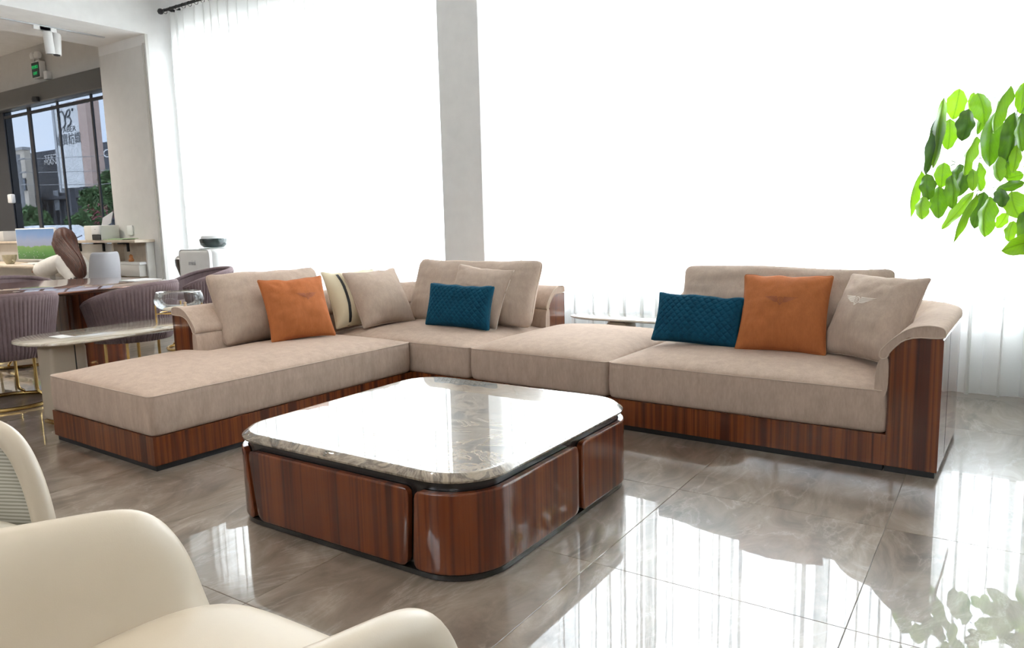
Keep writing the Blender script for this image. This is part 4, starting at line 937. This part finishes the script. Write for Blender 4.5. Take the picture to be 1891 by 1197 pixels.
for q in range(40):
    u = -1+2*q/39; pts_ = []
    for i in range(3, 10):
        c_, a, b = hp[min(i, 8)]; t = (hp[min(i+1, 9)][0]-hp[i-1][0]).normalized(); s1 = t.cross(Vector((-.5, -1, .2))).normalized(); s2 = t.cross(s1).normalized()
        if s2.y > 0: s2 = -s2
        ext = t*(.0 if i < 9 else rh.uniform(.03, .11)); sp_ = u*(1 if i < 7 else 1.12)
        pts_.append(c_+s1*a*sp_*1.0+s2*b*math.sqrt(max(0, 1-min(1, u*u)))*1.04+ext+s1*rh.uniform(-.008, .008))
    mesh('hair_lock', *tube(pts_, [.002, .007, .009, .010, .010, .008, .002], 6), HAIR, hr, sharp=None)

# ================================================================== OUTSIDE
CONC = plain('pavement_concrete', (.42, .42, .41), .85, var=.12, vscale=.6)
struct(mesh('pavement', *box(-70, 40, YW+.2, 80, -.3, -.08), CONC, smooth=False))
def R_(px, py, Y): return ray_point(px, py, Y)
def facade(name, label, px0, px1, pyt, Y, depth, mat, cat='building'):
    a, b = R_(px0, pyt, Y), R_(px1, pyt, Y); zt = (a.z+b.z)/2
    e = empty(name, ((a.x+b.x)/2, Y, -.08), 0, label, cat); w = (b.x-a.x)/2
    mesh('wall', *box(-w, w, 0, depth, 0, zt+.08), mat, e, smooth=False); return e, w, zt+.08
B1, w1, h1 = facade('beige_building', 'beige plastered building with one dark window across the street', -14, 44, 281, 24, .4, plain('beige_render', (.62, .55, .46), .8, var=.06))
q0, q1 = R_(38, 330, 24), R_(51, 352, 24); cx0 = B1.location.x
wd = mesh('window', *box(q0.x-cx0, q1.x-cx0, -.06, .02, q1.z+.08, q0.z+.08), DARK, B1, smooth=False)
mesh('pane', *box(q0.x-cx0+.08, q1.x-cx0-.08, -.08, -.055, q1.z+.16, q0.z), plain('dark_pane', (.05, .07, .10), .1, coat=.5), wd, smooth=False)
mesh('parapet', *box(-w1-.05, w1+.05, -.1, .4, h1, h1+.18), plain('grey_parapet', (.4, .4, .4), .7), B1, smooth=False)
for zz in (.28, .62): mesh('band', *box(-w1, w1, -.03, .0, h1*zz, h1*zz+.08), plain('beige_band', (.5, .44, .37), .8), B1, smooth=False)
DK = plain('dark_cladding', (.075, .08, .095), .6, var=.1)
B2, w2, h2 = facade('dark_building', 'dark grey clad shop building with white lettering across the street', 54, 214, 272, 26, 12, DK)
cx2 = B2.location.x
for k in range(14):
    x = -w2+.4+k*(2*w2-.8)/13; mesh('fin', *box(x-.06, x+.06, -.12, .0, .4, h2*.48), plain('fin_grey', (.16, .165, .18), .6) if k == 0 else MATS['fin_grey'], B2, smooth=False)
for a, b in ((75, 82), (102, 115), (127, 138)):
    q0, q1 = R_(a, 352, 26), R_(b, 388, 26)
    mesh('shop_window', *box(q0.x-cx2, q1.x-cx2, -.16, -.12, q1.z+.08, q0.z+.08), plain('pale_pane', (.42, .46, .52), .3) if a == 75 else MATS['pale_pane'], B2, smooth=False)
SIGNW = plain('sign_white', (.85, .85, .84), .5)
q = R_(94, 291, 25.8); text('lettering', "TEE'T", .50, SIGNW, B2, (q.x-cx2, -.2, q.z+.08), sx=1.6)
q = R_(93, 300, 25.8); text('lettering', 'MAN', .50, SIGNW, B2, (q.x-cx2, -.2, q.z+.08), sx=1.6)
q = R_(197, 284, 25.8); text('lettering', 'TOP', .7, SIGNW, B2, (q.x-cx2, -.2, q.z+.08), sx=1.8)
mesh('canopy', *box(-w2, w2, -.9, 0, h2*.50, h2*.53), plain('dark_canopy', (.05, .05, .06), .6), B2, smooth=False)
# tall advertising board
YS = 19
sg = empty('sign_board', (0, YS, 0), 0, 'tall white street sign board with a curly logo and VABER lettering', 'sign')
a, b = R_(101, 196, YS), R_(166, 344, YS)
bx0, bx1, bz0, bz1 = a.x, R_(159, 344, YS).x, b.z, R_(130, 188, YS).z
mesh('board', *box(bx0, bx1, -.05, .25, bz0, bz1), plain('board_white', (.74, .75, .75), .5, var=.06, vscale=1.5, bump=.4, bscale=3), sg, smooth=False)
mesh('side_panel', *box(bx1, bx1+.75, -.04, .6, bz0, bz1), plain('copper_panel', (.55, .40, .34), .5), sg, smooth=False)
mesh('edge_frame', *box(bx0-.18, bx0, -.1, .3, bz0-.2, bz1), plain('frame_grey', (.45, .46, .48), .5), sg, smooth=False)
mesh('post', *box(bx0+.3, bx0+.6, .0, .25, -.08, bz0), DK, sg, smooth=False); mesh('post', *box(bx1-.6, bx1-.3, .0, .25, -.08, bz0), DK, sg, smooth=False)
INK = plain('sign_ink', (.09, .10, .11), .6)
q = R_(127, 240, YS); text('lettering', 'VABER', .36, INK, sg, (q.x, -.06, q.z), sx=1.5)
q = R_(133, 258, YS); text('lettering', '維寶紡織', .60, INK, sg, (q.x-.25, -.06, q.z), sx=1.0)
q = R_(125, 219, YS); lw = .62
mk = lambda pts: [(q.x+x*.85, -.07, q.z+z*.40) for x, z in pts]
mesh('logo', *join([tube(mk([(-.62, .85), (-.45, .95), (-.32, .75), (-.18, .2), (-.12, -.4), (-.22, -.85), (-.45, -1.0)]), .036, 6), tube(mk([(-.2, -.3), (-.02, .35), (.18, .85), (.42, .95), (.5, .7), (.38, .3), (.12, .1), (.4, .0), (.52, -.4), (.38, -.8), (.08, -.95)]), .036, 6), tube(mk([(.78, 1.0), (.80, .9), (.72, .8)]), .05, 6)]), INK, sg)
# street lamp pole with crossarms and wires
YP = 15; q = R_(34, 300, YP); q2 = R_(42, 390, YP)
po = empty('utility_pole', (q.x, YP, -.08), 0, 'concrete utility pole with crossarms and wires before the beige building', 'pole')
PG = plain('pole_grey', (.30, .30, .31), .7)
mesh('pole', *tube([(0, 0, 0), (0, 0, q.z+.4)], [.11, .08], 10), PG, po)
for k, d in enumerate((.2, -.35, -.85)): mesh('crossarm', *box(-.55, .55, -.04, .04, q.z+d-.03, q.z+d+.03), PG, po, smooth=False)
for k, d in enumerate((.2, -.35, -.85)): mesh('wire', *tube([(0, 0, q.z+d), (6, .2, q.z+d-.25), (14, .4, q.z+d)], .012, 4), PG, po)
# trees and shrubs
LEAFO = plain('outdoor_leaves', (.09, .17, .06), .7, var=.5, vscale=3); LEAFP = plain('pink_blossom', (.60, .16, .22), .7, var=.4, vscale=5); BARK = plain('bark', (.16, .12, .09), .9)
def bush(name, label, c, rx, rz, n, mat, seed, trunk=0, cat='tree', mat2=None):
    rnd = random.Random(seed); e = empty(name, (c.x, c.y, -.08), 0, label, cat)
    for mt, frac, nm in ((mat, 1, 'foliage'), (mat2, .25, 'blossom')):
        if not mt: continue
        vs, fs = [], []
        for k in range(int(n*frac)):
            d = Vector((rnd.gauss(0, 1), rnd.gauss(0, 1), rnd.gauss(0, 1))).normalized()*rnd.uniform(.45, 1.0)**.6
            lump = 1+.25*noise.noise(d*2.2+Vector((seed, 0, 0)))
            p = Vector((d.x*rx*lump, d.y*rx*.7*lump, c.z+.08+d.z*rz*lump)); s = rnd.uniform(.09, .2)*(1.2 if rx > 1.2 else 1)
            a = Vector((rnd.gauss(0, 1), rnd.gauss(0, 1), rnd.gauss(0, 1))).normalized(); b = a.orthogonal().normalized(); i = len(vs)
            vs += [p-a*s, p+b*s*.5, p+a*s, p-b*s*.5]; fs.append((i, i+1, i+2, i+3))
        mesh(nm, vs, fs, mt, e, smooth=False)
    mesh('trunk', *tube([(0, 0, 0), (.05, 0, (c.z+.08)*.6), (0, 0, c.z+.08)], [.09, .07, .04], 8), BARK, e); return e
bush('street_tree', 'green bush with reddish tips below the utility pole outside the glass door', R_(50, 412, 13), .95, .55, 1500, LEAFO, 1, mat2=None)
bush('street_tree', 'dark green tree right of the sign board outside the glass door', R_(170, 370, 16), .55, .45, 900, LEAFO, 2)
bush('street_tree', 'tall dark green tree at the pier edge outside the glass door', R_(208, 352, 18), .75, .9, 1300, LEAFO, 3)
bush('flowering_shrub', 'pink blossoming shrub below the dark green tree outside', R_(178, 396, 14), .62, .32, 900, LEAFO, 4, mat2=LEAFP, cat='shrub')
bush('street_shrub', 'low green shrub behind the printer outside the glass door', R_(146, 414, 12.2), .42, .28, 800, LEAFO, 5, cat='shrub')
car_p = R_(85, 436, 10.5)
car = empty('parked_car', (car_p.x, 10.5, -.08), 0, 'white parked car outside the glass door behind the monitor', 'car')
CARW = plain('car_white', (.75, .77, .8), .25, coat=.8)
def carsec(y, k): return [(x, y*s, z) for x, z, s in ((-2.2, .35, 1), (-2.25, .75, 1), (-1.55, .92, 1), (-.95, 1.36*k+.0, .85), (.7, 1.40*k, .85), (1.5, .98, 1), (2.2, .86, 1), (2.25, .4, 1), (1.6, .28, 1), (-1.6, .28, 1))]
mesh('body', *loft([carsec(-.85, .98), carsec(-.7, 1.02), carsec(.7, 1.02), carsec(.85, .98)]), CARW, car, sharp=30)
mesh('side_window', *box(-.95, 1.05, -.87, -.80, .98, 1.28), DARK, car, smooth=False)
for x in (-1.4, 1.4):
    for y in (-.8, .8):
        w_ = mesh('wheel', *lathe([(0, -.1), (.28, -.1), (.33, -.07), (.33, .07), (.28, .1), (0, .1)], 18), BLACKM, car); w_.location = (x, y, .33); w_.rotation_euler = (PI/2, 0, 0)

# ================================================================== INDOOR PLANT
LEAF, ln, lb = newmat('plant_leaf'); ln.nodes.remove(lb); L = ln.links.new
_oi = nd(ln, 'ObjectInfo'); _tc = nd(ln, 'TexCoord'); _nz = nd(ln, 'TexNoise', Scale=5., Detail=3.); L(_tc.outputs['Object'], _nz.inputs['Vector'])
_ad = nd(ln, 'Math', operation='MULTIPLY_ADD'); _ad.inputs[1].default_value = .3; L(_nz.outputs['Fac'], _ad.inputs[0]); L(_oi.outputs['Random'], _ad.inputs[2])
_r1 = ramp(ln, [(.15, (.014, .04, .001)), (.35, (.045, .11, .002)), (.55, (.095, .205, .004)), (1, (.14, .27, .006))]); _r2 = ramp(ln, [(.1, (.018, .045, .012)), (.9, (.04, .085, .014))]); L(_ad.outputs[0], _r1.inputs[0]); L(_ad.outputs[0], _r2.inputs[0])
# paler midrib and side veins
_sx = nd(ln, 'SeparateXYZ'); L(_tc.outputs['Object'], _sx.inputs[0]); _ab = nd(ln, 'Math', operation='ABSOLUTE'); L(_sx.outputs[0], _ab.inputs[0])
_sv = nd(ln, 'Math', operation='MULTIPLY_ADD'); _sv.inputs[1].default_value = .9; L(_ab.outputs[0], _sv.inputs[0]); L(_sx.outputs[2], _sv.inputs[2]); _s9 = nd(ln, 'Math', operation='MULTIPLY'); _s9.inputs[1].default_value = 55.; L(_sv.outputs[0], _s9.inputs[0]); _sn = nd(ln, 'Math', operation='SINE'); L(_s9.outputs[0], _sn.inputs[0])
_vk = nd(ln, 'MapRange'); _vk.inputs['From Min'].default_value = .8; _vk.inputs['From Max'].default_value = 1.; _vk.inputs['To Min'].default_value = 1.; _vk.inputs['To Max'].default_value = .82; L(_sn.outputs[0], _vk.inputs[0])
_mk = nd(ln, 'MapRange'); _mk.inputs['From Min'].default_value = .02; _mk.inputs['From Max'].default_value = .04; _mk.inputs['To Min'].default_value = .6; _mk.inputs['To Max'].default_value = 1.; L(_ab.outputs[0], _mk.inputs[0])
_vv = nd(ln, 'Math', operation='MULTIPLY'); L(_vk.outputs[0], _vv.inputs[0]); L(_mk.outputs[0], _vv.inputs[1])
_sc = nd(ln, 'VectorMath', operation='SCALE'); L(_r1.outputs[0], _sc.inputs[0]); L(_vv.outputs[0], _sc.inputs['Scale'])
_tl = nd(ln, 'BsdfTranslucent'); _df = nd(ln, 'BsdfPrincipled', Roughness=.35); L(_sc.outputs[0], _tl.inputs[0]); L(_r2.outputs[0], _df.inputs['Base Color'])
_ms = nd(ln, 'AddShader'); L(_tl.outputs[0], _ms.inputs[0]); L(_df.outputs[0], _ms.inputs[1]); L(_ms.outputs[0], ln.nodes['Material Output'].inputs[0]); MATS['leaf'] = LEAF
STEM = plain('plant_stem', (.10, .14, .04), .6)
pl = empty('potted_plant', (.52, 4.95, 0), 0, 'leafy green potted plant with drooping leaves in front of the curtain', 'plant')
PO = Vector((.52, 4.95, 0))
mesh('pot', *lathe([(.13, 0), (.15, .01), (.19, .36), (.2, .38), (.18, .385), (.17, .34), (0, .33)], 28), plain('grey_pot', (.20, .19, .18), .5), pl)
mesh('soil', *lathe([(0, .345), (.172, .342)], 20), plain('soil', (.05, .035, .025), .95), pl)
mesh('trunk', *tube([(0, 0, .33), (.02, 0, .8), (-.03, .0, 1.3), (-.05, 0, 1.7), (-.08, -.02, 2.1)], [.035, .03, .026, .02, .012], 10), BARK, pl)
# one leaf mesh: unit length along -Z from the stalk, gentle fold along the midrib and a wavy edge
def leaf_mesh(seed):
    rnd = random.Random(seed); vs, fs = [], []; n = 14
    for i in range(n+1):
        t = i/n; w = .5*max(0, math.sin(PI*t**.9))**.62
        for s in (-1, -.5, 0, .5, 1): vs.append((s*w*(1+.07*math.sin(17*t+seed*2)*abs(s)), .16*abs(s)*w*2-.16*math.sin(PI*t)+.035*math.sin(14*t+s*2+seed)*abs(s), -t))
    for i in range(n):
        for k in range(4): q = i*5+k; fs.append((q, q+1, q+6, q+5))
    me = bpy.data.meshes.new('leaf'); me.from_pydata(vs, [], fs); me.materials.append(LEAF); me.polygons.foreach_set('use_smooth', [True]*len(fs)); return me
LMS = [leaf_mesh(s) for s in range(4)]
def leaf(p0, p1, w, k, turn):
    """from stalk point p0 to tip p1 (world), width w"""
    d = (p1-p0); l = d.length; z = -d.normalized(); view = Vector((math.sin(turn), -math.cos(turn), 0)); x = view.cross(z); x = (-x).normalized() if x.length > .05 else Vector((1, 0, 0)); y = z.cross(x).normalized()
    o = bpy.data.objects.new('leaf', LMS[k % 4]); COL.objects.link(o); o.parent = pl
    Mx = Matrix((x*w, y*l, z*l)).transposed().to_4x4(); Mx.translation = p0-PO; o.matrix_local = Mx; return o
tr_l = [(345,200,275,640,64),(440,145,398,338,104),(378,330,368,522,96),(492,270,455,468,100),(528,168,515,292,52),(550,170,592,362,112),(757,122,645,420,84),(655,290,622,628,118),(780,286,712,632,106),(838,105,812,302,76),
 (322,308,232,672,72),(208,648,140,935,58),(240,668,248,832,86),(215,808,210,952,86),(310,745,312,946,98),(342,598,328,756,88),(547,440,470,682,76),(442,608,428,732,82),(503,620,428,812,82),(388,678,395,884,78),
 (522,638,520,778,56),(560,598,572,782,62),(527,778,328,1012,62),(548,790,402,1092,48),(592,778,528,1006,90),(628,808,594,1062,108),(678,560,690,722,82),(835,672,722,700,70),(840,722,662,768,60),(757,778,812,945,132),
 (688,758,702,876,82),(732,908,668,1004,64),(772,958,738,1086,70),(832,898,836,1120,76),(604,258,548,432,44),(795,488,768,664,62),(822,298,824,535,74),(302,420,312,508,50),(700,540,735,700,70),(870,200,880,420,90),(890,520,900,760,100),(900,760,905,960,100),(880,100,930,260,90),(860,880,880,1080,90)]
def Zp(x, y, Y): return ray_point(1640+x*.3006, 120+y*.3006, Y)
rl = random.Random(5)
for k, (x0, y0, x1, y1, w) in enumerate(tr_l):
    Y = 4.62+.34*((k*37) % 10)/10; p0, p1 = Zp(x0, y0, Y), Zp(x1, y1, Y-.02); sc = (p0-Vector((0, 0, CAM_H))).dot(cf)/FPX
    leaf(p0, p1, w*.3006*sc*1.08, k, rl.uniform(-.55, .55)-.1)
for pts in ([(300, 215), (400, 245), (490, 222), (600, 205), (760, 195), (900, 210)], [(345, 630), (440, 600), (560, 572), (690, 575), (835, 625), (940, 640)], [(520, 785), (580, 758), (655, 752), (740, 705), (860, 640)], [(640, 500), (560, 350), (640, 215)], [(800, 560), (790, 300), (800, 190)], [(220, 650), (300, 560), (420, 600)]):
    mesh('twig', *tube([Zp(x, y, 4.97)-PO for x, y in pts], .0020, 5), STEM, pl)
for x, y in ((900, 210), (940, 640), (860, 640)):
    a = Zp(x, y, 4.76)-PO; mesh('branch', *tube([a, a.lerp(Vector((-.05, 0, 1.6)), .5)+Vector((0, 0, .06)), Vector((-.05, 0, a.z*.8+.25))], [.005, .007, .01], 6), STEM, pl)
# further whorls of the crown, out of frame to the right but mirrored in the floor
for c in ((.18, 4.62, 1.02), (.42, 4.70, .95), (.30, 4.95, 1.35), (.72, 4.85, 1.25), (.60, 4.60, 1.5), (.48, 5.05, 1.75), (.85, 5.0, 1.6), (.62, 4.8, 1.95), (.35, 4.75, 1.62)):
    c = Vector(c); mesh('branch', *tube([c-PO, (c-PO).lerp(Vector((-.04, 0, 1.4)), .5)+Vector((0, 0, .05)), Vector((-.04, 0, min(1.9, c.z+.15)))], [.004, .006, .009], 6), STEM, pl)
    for k in range(7):
        a = 2*PI*k/7+rl.uniform(-.2, .2); d = Vector((math.cos(a), math.sin(a), -rl.uniform(.25, .8))).normalized(); l = rl.uniform(.17, .25)
        leaf(c+d*.03, c+d*l, l*.42, k, a)
